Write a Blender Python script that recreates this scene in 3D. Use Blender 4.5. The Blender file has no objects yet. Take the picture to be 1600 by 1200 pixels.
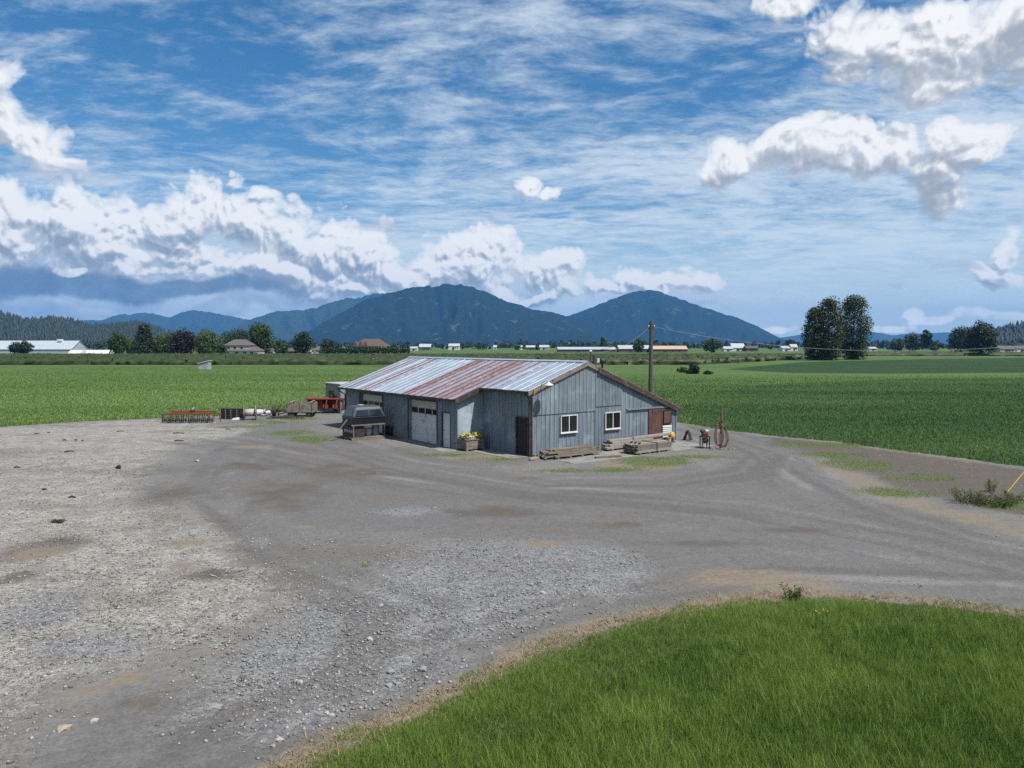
import bpy, math, random
import numpy as np
from mathutils import Vector, Matrix

random.seed(7)
RNG = np.random.default_rng(11)
SC = bpy.context.scene
COL = SC.collection

# ------------------------------------------------------------------ camera
FPX, CAMH, HZ = 1148.0, 6.0, 540.0            # focal length in photo pixels, drone height, horizon row
PITCH = math.atan((600 - HZ) / FPX)
cam_d = bpy.data.cameras.new('camera')
cam_d.sensor_width = 36.0
cam_d.lens = 36.0 * FPX / 1600.0
cam_d.clip_start = 0.1
cam_d.clip_end = 60000
cam = bpy.data.objects.new('camera', cam_d)
cam.location = (0, 0, CAMH)
cam.rotation_euler = (math.pi / 2 - PITCH, 0, 0)
COL.objects.link(cam)
SC.camera = cam

# ------------------------------------------------------------------ render and exposure
SC.render.engine = 'CYCLES'
SC.view_settings.view_transform = 'Standard'
SC.view_settings.look = 'None'
SC.view_settings.exposure = 0.6
SC.view_settings.gamma = 1.0
SC.cycles.use_denoising = False
SC.cycles.use_adaptive_sampling = True
SC.cycles.adaptive_threshold = 0.012
SC.cycles.adaptive_min_samples = 16
SC.cycles.diffuse_bounces = 2
SC.cycles.max_bounces = 5
SC.cycles.volume_bounces = 0
SC.cycles.transparent_max_bounces = 6
SC.cycles.caustics_reflective = False
SC.cycles.caustics_refractive = False

# ------------------------------------------------------------------ sun
SUN_EL = math.radians(58)
SH = Vector((0.80, -0.60, 0)).normalized()
SUN_DIR = Vector((SH.x * math.cos(SUN_EL), SH.y * math.cos(SUN_EL), math.sin(SUN_EL)))
sun_d = bpy.data.lights.new('sun', 'SUN')
sun_d.energy = 5.0
sun_d.angle = math.radians(0.53)
sun_d.color = (1.0, 0.955, 0.89)
sun = bpy.data.objects.new('sun', sun_d)
sun.rotation_euler = SUN_DIR.to_track_quat('Z', 'Y').to_euler()
sun.location = (60, -40, 120)
COL.objects.link(sun)

# ------------------------------------------------------------------ pixel -> place helpers
_fw = np.array([0, math.cos(PITCH), -math.sin(PITCH)])
_up = np.array([0, math.sin(PITCH), math.cos(PITCH)])
_rt = np.array([1.0, 0, 0])
_C = np.array([0, 0, CAMH])
def ray(x, y):
    return _fw + _rt * (x - 800) / FPX + _up * (600 - y) / FPX
def G(x, y, z=0.0):
    d = ray(x, y)
    t = (z - CAMH) / d[2]
    return _C + d * t
def AT(x, y, Y):
    """point seen at pixel x,y that stands Y metres ahead"""
    d = ray(x, y)
    return _C + d * (Y / d[1])

# ------------------------------------------------------------------ sky
def build_world():
    w = bpy.data.worlds.new('World')
    SC.world = w
    w.use_nodes = True
    nt = w.node_tree
    N, L = nt.nodes, nt.links
    N.clear()
    w.cycles.sampling_method = 'NONE'
    out = N.new('ShaderNodeOutputWorld')
    bg = N.new('ShaderNodeBackground')
    STR = 0.1
    KS = 0.53 / STR                                  # cloud brightness in scene units
    bg.inputs[1].default_value = STR
    class T:                                       # a tiny node-expression helper
        def __init__(s, nt): s.nt = nt
        def put(s, sock, val):
            if isinstance(val, (int, float)): sock.default_value = val
            elif isinstance(val, (tuple, list)): sock.default_value = val
            else: s.nt.links.new(val, sock)
        def m(s, op, a, b=0.0, c=0.0, clamp=False):
            n = s.nt.nodes.new('ShaderNodeMath'); n.operation = op; n.use_clamp = clamp
            s.put(n.inputs[0], a); s.put(n.inputs[1], b); s.put(n.inputs[2], c)
            return n.outputs[0]
        def v(s, op, a, b=(0, 0, 0)):
            n = s.nt.nodes.new('ShaderNodeVectorMath'); n.operation = op
            s.put(n.inputs[0], a)
            if op == 'SCALE': s.put(n.inputs[3], b)
            else: s.put(n.inputs[1], b)
            return n.outputs[1] if op in ('LENGTH', 'DOT_PRODUCT') else n.outputs[0]
        def comb(s, x, y, z=0.0):
            n = s.nt.nodes.new('ShaderNodeCombineXYZ')
            s.put(n.inputs[0], x); s.put(n.inputs[1], y); s.put(n.inputs[2], z)
            return n.outputs[0]
        def noise(s, p, scale, detail=6.0, rough=0.55, dist=0.0, col=False):
            n = s.nt.nodes.new('ShaderNodeTexNoise')
            s.put(n.inputs['Vector'], p)
            n.inputs['Scale'].default_value = scale
            n.inputs['Detail'].default_value = detail
            n.inputs['Roughness'].default_value = rough
            n.inputs['Distortion'].default_value = dist
            return n.outputs[1] if col else n.outputs[0]
        def ss(s, x, lo, hi):
            n = s.nt.nodes.new('ShaderNodeMapRange'); n.interpolation_type = 'SMOOTHSTEP'
            s.put(n.inputs[0], x); n.inputs[1].default_value = lo; n.inputs[2].default_value = hi
            return n.outputs[0]
        def mix(s, f, a, b):
            n = s.nt.nodes.new('ShaderNodeMix'); n.data_type = 'RGBA'
            s.put(n.inputs[0], f); s.put(n.inputs[6], a); s.put(n.inputs[7], b)
            return n.outputs[2]
    t = T(nt)
    sky = N.new('ShaderNodeTexSky')
    sky.sky_type = 'NISHITA'
    sky.sun_disc = False
    sky.sun_elevation = SUN_EL
    sky.sun_rotation = math.atan2(SH.x, SH.y)
    sky.altitude = 50
    sky.air_density = 1.0
    sky.dust_density = 0.35
    sky.ozone_density = 2.2
    tc = N.new('ShaderNodeTexCoord')
    D = t.v('NORMALIZE', tc.outputs['Generated'])
    sp = N.new('ShaderNodeSeparateXYZ'); L.new(D, sp.inputs[0])
    X, Y, Z = sp.outputs
    az = t.m('ARCTAN2', X, Y)
    el = t.m('ARCSINE', Z)
    P = t.comb(az, el)
    hsv = N.new('ShaderNodeHueSaturation')
    hsv.inputs['Saturation'].default_value = 1.36
    hsv.inputs['Hue'].default_value = 0.497
    hsv.inputs['Value'].default_value = SKY_VALUE
    L.new(sky.outputs[0], hsv.inputs['Color'])
    col = hsv.outputs[0]

    # --- thin high cloud: streaks and mottles on a flat layer far up
    zz = t.m('ADD', t.m('MAXIMUM', Z, 0.0), 0.12)
    px, py = t.m('DIVIDE', X, zz), t.m('DIVIDE', Y, zz)
    pl = t.comb(px, py)
    warp = t.noise(pl, 0.8, 3.0, 0.55, col=True)
    plw = t.v('ADD', pl, t.v('SCALE', t.v('SUBTRACT', warp, (0.5, 0.5, 0.5)), 0.45))
    rot = N.new('ShaderNodeMapping'); L.new(plw, rot.inputs[0])
    rot.inputs['Rotation'].default_value = (0, 0, math.radians(-26))
    rot.inputs['Scale'].default_value = (0.85, 1.3, 1)
    streak = t.noise(rot.outputs[0], 1.5, 8.0, 0.70)
    rot2 = N.new('ShaderNodeMapping'); L.new(plw, rot2.inputs[0])
    rot2.inputs['Rotation'].default_value = (0, 0, math.radians(28))
    rot2.inputs['Scale'].default_value = (1.0, 1.7, 1)
    mottle = t.noise(rot2.outputs[0], 6.5, 4.0, 0.65)
    patch = t.noise(t.v('ADD', pl, (3.7, 1.2, 0)), 0.42, 2.0, 0.5)
    cir = t.m('ADD', t.m('MULTIPLY', streak, 0.60), t.m('MULTIPLY', mottle, 0.40))
    cir = t.m('ADD', cir, t.m('MULTIPLY', t.m('SUBTRACT', patch, 0.5), 0.36))
    low = t.ss(el, 0.34, 0.08)                       # more veil towards the horizon
    cir = t.m('ADD', cir, t.m('MULTIPLY', low, 0.085))
    cmask = t.m('MULTIPLY', t.ss(cir, 0.40, 0.69), 0.86)
    col = t.mix(cmask, col, tuple(c * KS for c in (0.92, 1.04, 1.14)) + (1,))
    veil = t.m('MULTIPLY', t.ss(el, 0.19, 0.01), 0.85)
    col = t.mix(veil, col, tuple(c * KS for c in (0.86, 1.06, 1.16)) + (1,))

    thin = col
    # --- cumulus heaps: (pixel x, y, half width, half height) turned into directions
    def group(name, blobs, cap=0.55):
        g = bpy.data.node_groups.new(name, 'ShaderNodeTree')
        g.interface.new_socket('P', in_out='INPUT', socket_type='NodeSocketVector')
        g.interface.new_socket('Shape', in_out='OUTPUT', socket_type='NodeSocketFloat')
        gi, go = g.nodes.new('NodeGroupInput'), g.nodes.new('NodeGroupOutput')
        q = T(g)
        pw = gi.outputs[0]
        best = None
        for (bx, by, rx, ry) in blobs:
            dd = ray(bx, by)
            ca, ce = math.atan2(dd[0], dd[1]), math.asin(dd[2] / np.linalg.norm(dd))
            k = math.cos(ca)
            ra, re = rx / FPX * k * k, ry / FPX * k
            e = q.v('LENGTH', q.v('MULTIPLY', q.v('SUBTRACT', pw, (ca, ce, 0)), (1 / ra, 1 / re, 0)))
            val = q.m('SUBTRACT', 1.0, e)
            if best is None: best = val
            else:
                n = g.nodes.new('ShaderNodeMath'); n.operation = 'SMOOTH_MAX'
                g.links.new(best, n.inputs[0]); g.links.new(val, n.inputs[1]); n.inputs[2].default_value = 0.25
                best = n.outputs[0]
        best = q.m('MAXIMUM', q.m('MINIMUM', best, cap), -1.5)
        g.links.new(best, go.inputs[0])
        return g
    UP = 0.030
    fields = []                                       # warped position and billow, here and at two steps towards the sun
    for off, fine in (((0, 0), True), ((0.0035, 0.0075), True), ((UP * 0.4, UP * 1.3), False)):
        p_, d_ = t.v('ADD', P, (off[0], off[1], 0)), t.v('ADD', D, (off[0], 0, off[1]))
        w1 = t.v('SUBTRACT', t.noise(d_, 9.0, 2.0, 0.5, col=True), (0.5, 0.5, 0.5))
        dw = t.v('ADD', d_, t.v('SCALE', w1, 0.06))
        bil = t.m('MULTIPLY', t.m('SUBTRACT', t.noise(dw, 17.0, 9.0 if fine else 2.0, 0.65), 0.5), 2.6)
        if fine:
            vo = N.new('ShaderNodeTexVoronoi'); vo.feature = 'F1'
            L.new(dw, vo.inputs['Vector']); vo.inputs['Scale'].default_value = 30.0
            vo.inputs['Detail'].default_value = 2.0; vo.inputs['Roughness'].default_value = 0.62
            bil = t.m('ADD', bil, t.m('MULTIPLY', t.m('SUBTRACT', 0.42, vo.outputs['Distance']), 1.05))
        fields.append((p_, w1, bil))
    def cumulus(col, name, blobs, gain, white, grey, deep, edge=(0.0, 0.17), opac=1.0, relief=1.40, base=0.62, warp=0.13, cap=0.55):
        g = group(name, blobs, cap)
        dens = []
        for p_, w1, bil in fields:
            n = N.new('ShaderNodeGroup'); n.node_tree = g
            L.new(t.v('ADD', p_, t.v('SCALE', w1, warp)), n.inputs[0])
            dens.append(t.m('ADD', n.outputs[0], t.m('MULTIPLY', bil, gain)))
        d0, d1, d2 = dens
        mask = t.m('ADD', t.m('MULTIPLY', t.ss(d0, edge[0] - 0.07, edge[1] * 0.75), 0.60 * opac), t.m('MULTIPLY', t.ss(d0, edge[0] + 0.03, edge[1] + 0.16), 0.40 * opac))
        lit = t.m('SUBTRACT', d0, d1)                 # brighter where the heap thins towards the sun
        lit = t.m('ADD', t.m('MULTIPLY', lit, relief), 0.74)
        body = t.ss(d2, 0.0, 0.8)                     # deep under the heap: grey base
        lit = t.m('SUBTRACT', lit, t.m('MULTIPLY', body, base))
        lit = t.m('ADD', lit, t.m('MULTIPLY', t.ss(d0, 0.4, 0.0), 0.06), clamp=True)
        c = t.mix(t.ss(lit, 0.0, 0.5), tuple(x * KS for x in deep) + (1,), tuple(x * KS for x in grey) + (1,))
        c = t.mix(t.ss(lit, 0.35, 0.80), c, tuple(x * KS for x in white) + (1,))
        return t.mix(mask, col, c)
    # dull layer under the left bank, then the heaps
    W, GY, DP = (1.24, 1.25, 1.25), (0.68, 0.75, 0.83), (0.40, 0.48, 0.58)
    col = cumulus(col, 'bank_back', [(100, 400, 420, 80), (480, 440, 260, 50), (760, 450, 220, 40), (1030, 460, 150, 24), (300, 485, 500, 26)],
                  0.22, (0.85, 0.93, 1.02), (0.62, 0.74, 0.90), (0.42, 0.54, 0.72), (-0.15, 0.35), 0.80)
    col = cumulus(col, 'bank', [(110, 345, 220, 100), (-10, 350, 180, 98), (270, 345, 190, 100), (390, 372, 150, 86), (490, 400, 140, 64),
                                (200, 395, 320, 66), (570, 415, 120, 50), (640, 426, 120, 46), (745, 400, 105, 54), (700, 428, 190, 40), (850, 428, 100, 38),
                                (560, 455, 150, 28), (430, 440, 180, 36), (1035, 432, 105, 36), (950, 450, 90, 24), (790, 465, 190, 20)],
                  0.46, W, GY, DP, relief=1.9, base=0.30, cap=0.95)
    col = cumulus(col, 'bank_base', [(110, 444, 320, 27), (290, 450, 230, 18), (0, 440, 200, 30), (-120, 455, 200, 32)],
                  0.24, (0.17, 0.27, 0.41), (0.10, 0.18, 0.31), (0.06, 0.12, 0.22), (-0.05, 0.45), 0.95, warp=0.05)
    col = cumulus(col, 'bank_front', [(255, 416, 58, 18), (345, 413, 42, 19), (205, 408, 22, 17), (310, 424, 90, 12), (120, 425, 40, 12)], 0.50, W, GY, DP, base=0.4, warp=0.09)
    col = cumulus(col, 'fair_weather', [(8, 150, 74, 90), (44, 212, 90, 44), (1175, 248, 88, 40), (1250, 232, 96, 50), (1325, 225, 100, 52), (1405, 225, 90, 48),
                                        (1505, 208, 76, 46), (1455, 250, 70, 52), (1470, 300, 52, 34), (1125, 265, 46, 24), (1350, 75, 120, 56), (1460, 50, 160, 74), (1580, 40, 140, 95),
                                        (1500, 108, 220, 46), (1245, 10, 90, 36), (832, 285, 38, 26), (872, 300, 32, 18), (1320, 125, 56, 24), (1605, 370, 42, 36), (1590, 412, 74, 24),
                                        (90, 245, 80, 18), (1720, 90, 140, 90), (1750, 330, 110, 50), (-140, 240, 120, 80), (-220, 380, 120, 70)],
                  0.36, W, (0.74, 0.78, 0.83), (0.50, 0.55, 0.62), relief=1.7, base=0.66, warp=0.10)
    col = cumulus(col, 'grey_wisps', [(70, 262, 110, 20), (150, 262, 70, 14), (1500, 415, 70, 9), (1400, 440, 18, 5), (1465, 418, 26, 8), (600, 368, 60, 12)], 0.40, (0.74, 0.80, 0.90), (0.52, 0.60, 0.74), (0.42, 0.50, 0.64), (-0.1, 0.5), 0.75, warp=0.06)
    col = cumulus(col, 'horizon_heaps', [(1425, 488, 24, 18), (1455, 500, 70, 12), (1515, 490, 44, 17), (1570, 493, 70, 15), (1640, 498, 90, 16), (1210, 512, 46, 9), (1390, 510, 80, 8), (1720, 498, 120, 16)],
                  0.42, (1.50, 1.52, 1.50), (1.05, 1.14, 1.22), (0.80, 0.92, 1.05), (-0.05, 0.35), warp=0.03)
    L.new(col, bg.inputs[0])
    # the same fair-weather heaps go on round the rest of the sky
    f = t.noise(D, 3.2, 4.0, 0.58)
    away = t.m('MAXIMUM', t.ss(Y, 0.62, 0.35), t.ss(el, 0.55, 0.75))
    den = t.m('MULTIPLY', t.ss(f, 0.57, 0.65), away)
    den = t.m('MULTIPLY', den, t.ss(Z, -0.01, 0.05))
    f2 = t.noise(t.v('ADD', D, (0.02, 0, 0.06)), 3.2, 3.0, 0.58)
    cc = t.mix(t.ss(t.m('SUBTRACT', f, f2), -0.08, 0.06), tuple(c * KS for c in GY) + (1,), tuple(c * KS for c in W) + (1,))
    bg2 = N.new('ShaderNodeBackground'); bg2.inputs[1].default_value = STR
    L.new(t.mix(den, thin, cc), bg2.inputs[0])
    front = t.m('MULTIPLY', t.m('LESS_THAN', t.m('ABSOLUTE', az), 0.90), t.m('LESS_THAN', t.m('ABSOLUTE', t.m('SUBTRACT', el, 0.26)), 0.30))
    ms = N.new('ShaderNodeMixShader')
    L.new(front, ms.inputs[0]); L.new(bg2.outputs[0], ms.inputs[1]); L.new(bg.outputs[0], ms.inputs[2])
    L.new(ms.outputs[0], out.inputs[0])
SKY_VALUE = 0.73
build_world()

# ------------------------------------------------------------------ value noise for numpy
_tab = RNG.random((6, 256, 256))
def vnoise(x, y, k=0):
    xi, yi = np.floor(x).astype(int), np.floor(y).astype(int)
    fx, fy = x - xi, y - yi
    fx, fy = fx * fx * (3 - 2 * fx), fy * fy * (3 - 2 * fy)
    T = _tab[k % 6]
    a, b = T[xi & 255, yi & 255], T[(xi + 1) & 255, yi & 255]
    c, d = T[xi & 255, (yi + 1) & 255], T[(xi + 1) & 255, (yi + 1) & 255]
    return (a * (1 - fx) + b * fx) * (1 - fy) + (c * (1 - fx) + d * fx) * fy
def fbm(x, y, oct=4, k=0, gain=0.5):
    s, a, n = 0, 1, 0
    for i in range(oct):
        s = s + a * vnoise(x * 2 ** i + 17.3 * i, y * 2 ** i + 5.1 * i, k + i)
        n += a
        a *= gain
    return s / n

# ------------------------------------------------------------------ materials
MATS = {}
def new_mat(name):
    m = bpy.data.materials.new(name)
    m.use_nodes = True
    nt = m.node_tree
    b = nt.nodes['Principled BSDF']
    return m, nt, b
def mat(name, col, rough=0.7, metal=0.0, var=0.25, scale=3.0, bump=0.0, stain=None, stain_amt=0.5, stretch=(1, 1, 1), spec=0.4, coords='Object', k=0.72):
    """plain surface with noise in its colour, optional stains of a second colour and fine relief"""
    if name in MATS: return MATS[name]
    col = tuple(c * k for c in col); stain = tuple(c * k for c in stain) if stain else None
    m, nt, b = new_mat(name)
    N, L = nt.nodes, nt.links
    tc = N.new('ShaderNodeTexCoord')
    mp = N.new('ShaderNodeMapping'); mp.inputs['Scale'].default_value = stretch
    L.new(tc.outputs[coords], mp.inputs[0])
    n1 = N.new('ShaderNodeTexNoise'); n1.inputs['Scale'].default_value = scale; n1.inputs['Detail'].default_value = 6
    L.new(mp.outputs[0], n1.inputs['Vector'])
    mx = N.new('ShaderNodeMix'); mx.data_type = 'RGBA'
    L.new(n1.outputs[0], mx.inputs[0])
    mx.inputs[6].default_value = tuple(c * (1 - var) for c in col) + (1,)
    mx.inputs[7].default_value = tuple(min(1, c * (1 + var)) for c in col) + (1,)
    res = mx.outputs[2]
    if stain:
        n2 = N.new('ShaderNodeTexNoise'); n2.inputs['Scale'].default_value = scale * 0.6; n2.inputs['Detail'].default_value = 8
        n2.inputs['Roughness'].default_value = 0.65
        L.new(mp.outputs[0], n2.inputs['Vector'])
        mr = N.new('ShaderNodeMapRange'); mr.interpolation_type = 'SMOOTHSTEP'
        mr.inputs[1].default_value = 0.62 - 0.3 * stain_amt; mr.inputs[2].default_value = 0.78 - 0.25 * stain_amt
        L.new(n2.outputs[0], mr.inputs[0])
        m2 = N.new('ShaderNodeMix'); m2.data_type = 'RGBA'
        L.new(mr.outputs[0], m2.inputs[0]); L.new(res, m2.inputs[6]); m2.inputs[7].default_value = tuple(stain) + (1,)
        res = m2.outputs[2]
    L.new(res, b.inputs['Base Color'])
    b.inputs['Roughness'].default_value = rough
    b.inputs['Metallic'].default_value = metal
    b.inputs['Specular IOR Level'].default_value = spec
    if bump:
        bp = N.new('ShaderNodeBump'); bp.inputs['Strength'].default_value = bump; bp.inputs['Distance'].default_value = 0.02
        n3 = N.new('ShaderNodeTexNoise'); n3.inputs['Scale'].default_value = scale * 6; n3.inputs['Detail'].default_value = 4
        L.new(mp.outputs[0], n3.inputs['Vector']); L.new(n3.outputs[0], bp.inputs['Height']); L.new(bp.outputs[0], b.inputs['Normal'])
    MATS[name] = m
    return m
def leaf_mat(name, dark, light, trans=0.3):
    """foliage: colour runs with a per-leaf attribute, part of the light passes through"""
    if name in MATS: return MATS[name]
    m, nt, b = new_mat(name)
    N, L = nt.nodes, nt.links
    at = N.new('ShaderNodeAttribute'); at.attribute_name = 'tint'
    mx = N.new('ShaderNodeMix'); mx.data_type = 'RGBA'
    L.new(at.outputs['Fac'], mx.inputs[0])
    mx.inputs[6].default_value = tuple(dark) + (1,); mx.inputs[7].default_value = tuple(light) + (1,)
    L.new(mx.outputs[2], b.inputs['Base Color'])
    b.inputs['Roughness'].default_value = 0.55
    b.inputs['Specular IOR Level'].default_value = 0.25
    tr = N.new('ShaderNodeBsdfTranslucent'); L.new(mx.outputs[2], tr.inputs[0])
    ms = N.new('ShaderNodeMixShader'); ms.inputs[0].default_value = trans
    L.new(b.outputs[0], ms.inputs[1]); L.new(tr.outputs[0], ms.inputs[2])
    L.new(ms.outputs[0], nt.nodes['Material Output'].inputs[0])
    MATS[name] = m
    return m

# ------------------------------------------------------------------ mesh building
def mesh_np(name, verts, faces, tint=None, smooth=False, attrs=None):
    me = bpy.data.meshes.new(name)
    verts = np.asarray(verts, np.float32).reshape(-1, 3)
    faces = np.asarray(faces, np.int32)
    k = faces.shape[1]
    me.vertices.add(len(verts)); me.vertices.foreach_set('co', verts.ravel())
    me.loops.add(faces.size); me.loops.foreach_set('vertex_index', faces.ravel())
    me.polygons.add(len(faces))
    me.polygons.foreach_set('loop_start', np.arange(0, faces.size, k, dtype=np.int32))
    me.polygons.foreach_set('loop_total', np.full(len(faces), k, np.int32))
    if smooth: me.polygons.foreach_set('use_smooth', np.ones(len(faces), bool))
    me.update(calc_edges=True)
    for an, av in ([('tint', tint)] if tint is not None else []) + list((attrs or {}).items()):
        a = me.attributes.new(an, 'FLOAT', 'POINT')
        a.data.foreach_set('value', np.asarray(av, np.float32))
    return me
class MB:
    """collects boxes, bars, tubes, prisms and sheets into one mesh"""
    def __init__(s): s.v, s.f = [], []
    def add(s, vs, fs):
        o = len(s.v)
        s.v += [tuple(map(float, p)) for p in vs]
        s.f += [tuple(i + o for i in f) for f in fs]
        return s
    def box(s, x0, x1, y0, y1, z0, z1, bev=0.0):
        vs = [(x, y, z) for z in (z0, z1) for y in (y0, y1) for x in (x0, x1)]
        return s.add(vs, [(0, 2, 3, 1), (4, 5, 7, 6), (0, 1, 5, 4), (2, 6, 7, 3), (0, 4, 6, 2), (1, 3, 7, 5)])
    def bar(s, a, b, w, h=None, up=(0, 0, 1)):
        a, b = Vector(a), Vector(b); h = h or w
        d = (b - a).normalized(); up = Vector(up)
        if abs(d.dot(up)) > 0.99: up = Vector((1, 0, 0))
        r = d.cross(up).normalized() * w / 2; u2 = r.cross(d).normalized() * h / 2
        vs = [p + i * r + j * u2 for p in (a, b) for (i, j) in ((-1, -1), (1, -1), (1, 1), (-1, 1))]
        return s.add(vs, [(0, 1, 2, 3)[::-1], (4, 5, 6, 7), (0, 1, 5, 4), (1, 2, 6, 5), (2, 3, 7, 6), (3, 0, 4, 7)])
    def tube(s, pts, r, n=8, cap=True):
        pts = [Vector(p) for p in pts]
        rs = r if isinstance(r, (list, tuple)) else [r] * len(pts)
        vs, fs = [], []
        for i, p in enumerate(pts):
            d = (pts[min(i + 1, len(pts) - 1)] - pts[max(i - 1, 0)]).normalized()
            up = Vector((0, 0, 1)) if abs(d.z) < 0.95 else Vector((1, 0, 0))
            a = d.cross(up).normalized(); b = a.cross(d)
            for k in range(n):
                t = 2 * math.pi * k / n
                vs.append(p + (a * math.cos(t) + b * math.sin(t)) * rs[i])
        for i in range(len(pts) - 1):
            for k in range(n):
                fs.append((i * n + k, i * n + (k + 1) % n, (i + 1) * n + (k + 1) % n, (i + 1) * n + k))
        if cap:
            fs.append(tuple(range(n))[::-1]); fs.append(tuple((len(pts) - 1) * n + k for k in range(n)))
        return s.add(vs, fs)
    def lathe(s, prof, n=20, c=(0, 0, 0), axis='z'):
        vs, fs = [], []
        for (r, h) in prof:
            for k in range(n):
                t = 2 * math.pi * k / n
                p = (r * math.cos(t), r * math.sin(t), h)
                if axis == 'x': p = (p[2], p[0], p[1])
                if axis == 'y': p = (p[1], p[2], p[0])
                vs.append((p[0] + c[0], p[1] + c[1], p[2] + c[2]))
        m = len(prof)
        for i in range(m - 1):
            for k in range(n):
                fs.append((i * n + k, i * n + (k + 1) % n, (i + 1) * n + (k + 1) % n, (i + 1) * n + k))
        fs.append(tuple(range(n))[::-1]); fs.append(tuple((m - 1) * n + k for k in range(n)))
        return s.add(vs, fs)
    def prism(s, poly, d):
        """poly: 3-D points of one face, d: the vector that gives it thickness"""
        n = len(poly); d = Vector(d)
        vs = [Vector(p) for p in poly] + [Vector(p) + d for p in poly]
        fs = [tuple(range(n))[::-1], tuple(range(n, 2 * n))] + [(i, (i + 1) % n, n + (i + 1) % n, n + i) for i in range(n)]
        return s.add(vs, fs)
    def mesh(s, name, bevel=0.0):
        me = bpy.data.meshes.new(name)
        me.from_pydata(s.v, [], s.f)
        me.update()
        return me
    def build(s, name, m, parent=None, smooth=False, bevel=0.0):
        return obj(name, s.mesh(name), m, parent, smooth, bevel)
def obj(name, me, m, parent=None, smooth=False, bevel=0.0):
    o = bpy.data.objects.new(name, me)
    COL.objects.link(o)
    o.color = (0, 0, 0, 1)
    if m is not None and len(me.materials) == 0: me.materials.append(m)
    if parent is not None: o.parent = parent
    if smooth:
        me.polygons.foreach_set('use_smooth', [True] * len(me.polygons))
        if smooth == 'auto':
            me.set_sharp_from_angle(angle=math.radians(40))
    if bevel:
        b = o.modifiers.new('bevel', 'BEVEL'); b.width = bevel; b.segments = 2; b.limit_method = 'ANGLE'
    return o
def tag(o, label, cat, group=None):
    o['label'] = label; o['category'] = cat
    if group: o['group'] = group
    return o
def kind(o, k):
    o['kind'] = k
    return o
def thing(name, label, cat, loc=(0, 0, 0), rz=0.0, group=None):
    o = bpy.data.objects.new(name, None)
    o.empty_display_size = 0.3
    COL.objects.link(o)
    o.location = tuple(map(float, loc)); o.rotation_euler = (0, 0, rz)
    return tag(o, label, cat, group)

# ================================================================== SETTING: ground, yard, hills
def inside(poly, x, y):
    r = np.zeros(x.shape, bool)
    n = len(poly)
    for i in range(n):
        x0, y0 = poly[i]; x1, y1 = poly[(i + 1) % n]
        c = ((y0 > y) != (y1 > y)) & (x < (x1 - x0) * (y - y0) / (y1 - y0 + 1e-12) + x0)
        r ^= c
    return r
def dist_line(poly, x, y, closed=True):
    best = np.full(x.shape, 1e9)
    n = len(poly)
    for i in range(n if closed else n - 1):
        x0, y0 = poly[i]; x1, y1 = poly[(i + 1) % n]
        dx, dy = x1 - x0, y1 - y0
        t = np.clip(((x - x0) * dx + (y - y0) * dy) / (dx * dx + dy * dy), 0, 1)
        best = np.minimum(best, np.hypot(x - x0 - t * dx, y - y0 - t * dy))
    return best
GP = lambda pts: [tuple(G(*p)[:2]) for p in pts]

FAR_EDGE = GP([(0, 668), (130, 659), (250, 654), (345, 650), (430, 645), (520, 638)]) + [(-2, 72), (8, 63)] + GP([(1062, 661), (1130, 671), (1200, 681), (1300, 691), (1400, 705), (1500, 717), (1600, 729)])
NEAR_EDGE = GP([(1600, 962), (1500, 949), (1400, 939), (1240, 933), (1130, 944), (1000, 966), (900, 992), (850, 1016), (750, 1062), (640, 1116), (540, 1160), (450, 1203), (380, 1240)])
YARD = [(-75, 50)] + FAR_EDGE + [(60, 31), (60, 12)] + [(20, 16.3)] + NEAR_EDGE + [(-4.6, 7.5), (-6, 3), (-75, 3)]
LAWN = [(28, 16)] + [(20, 16.3)] + NEAR_EDGE + [(-4.6, 7.5), (-3.5, 5.0), (28, 5.0)]

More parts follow.
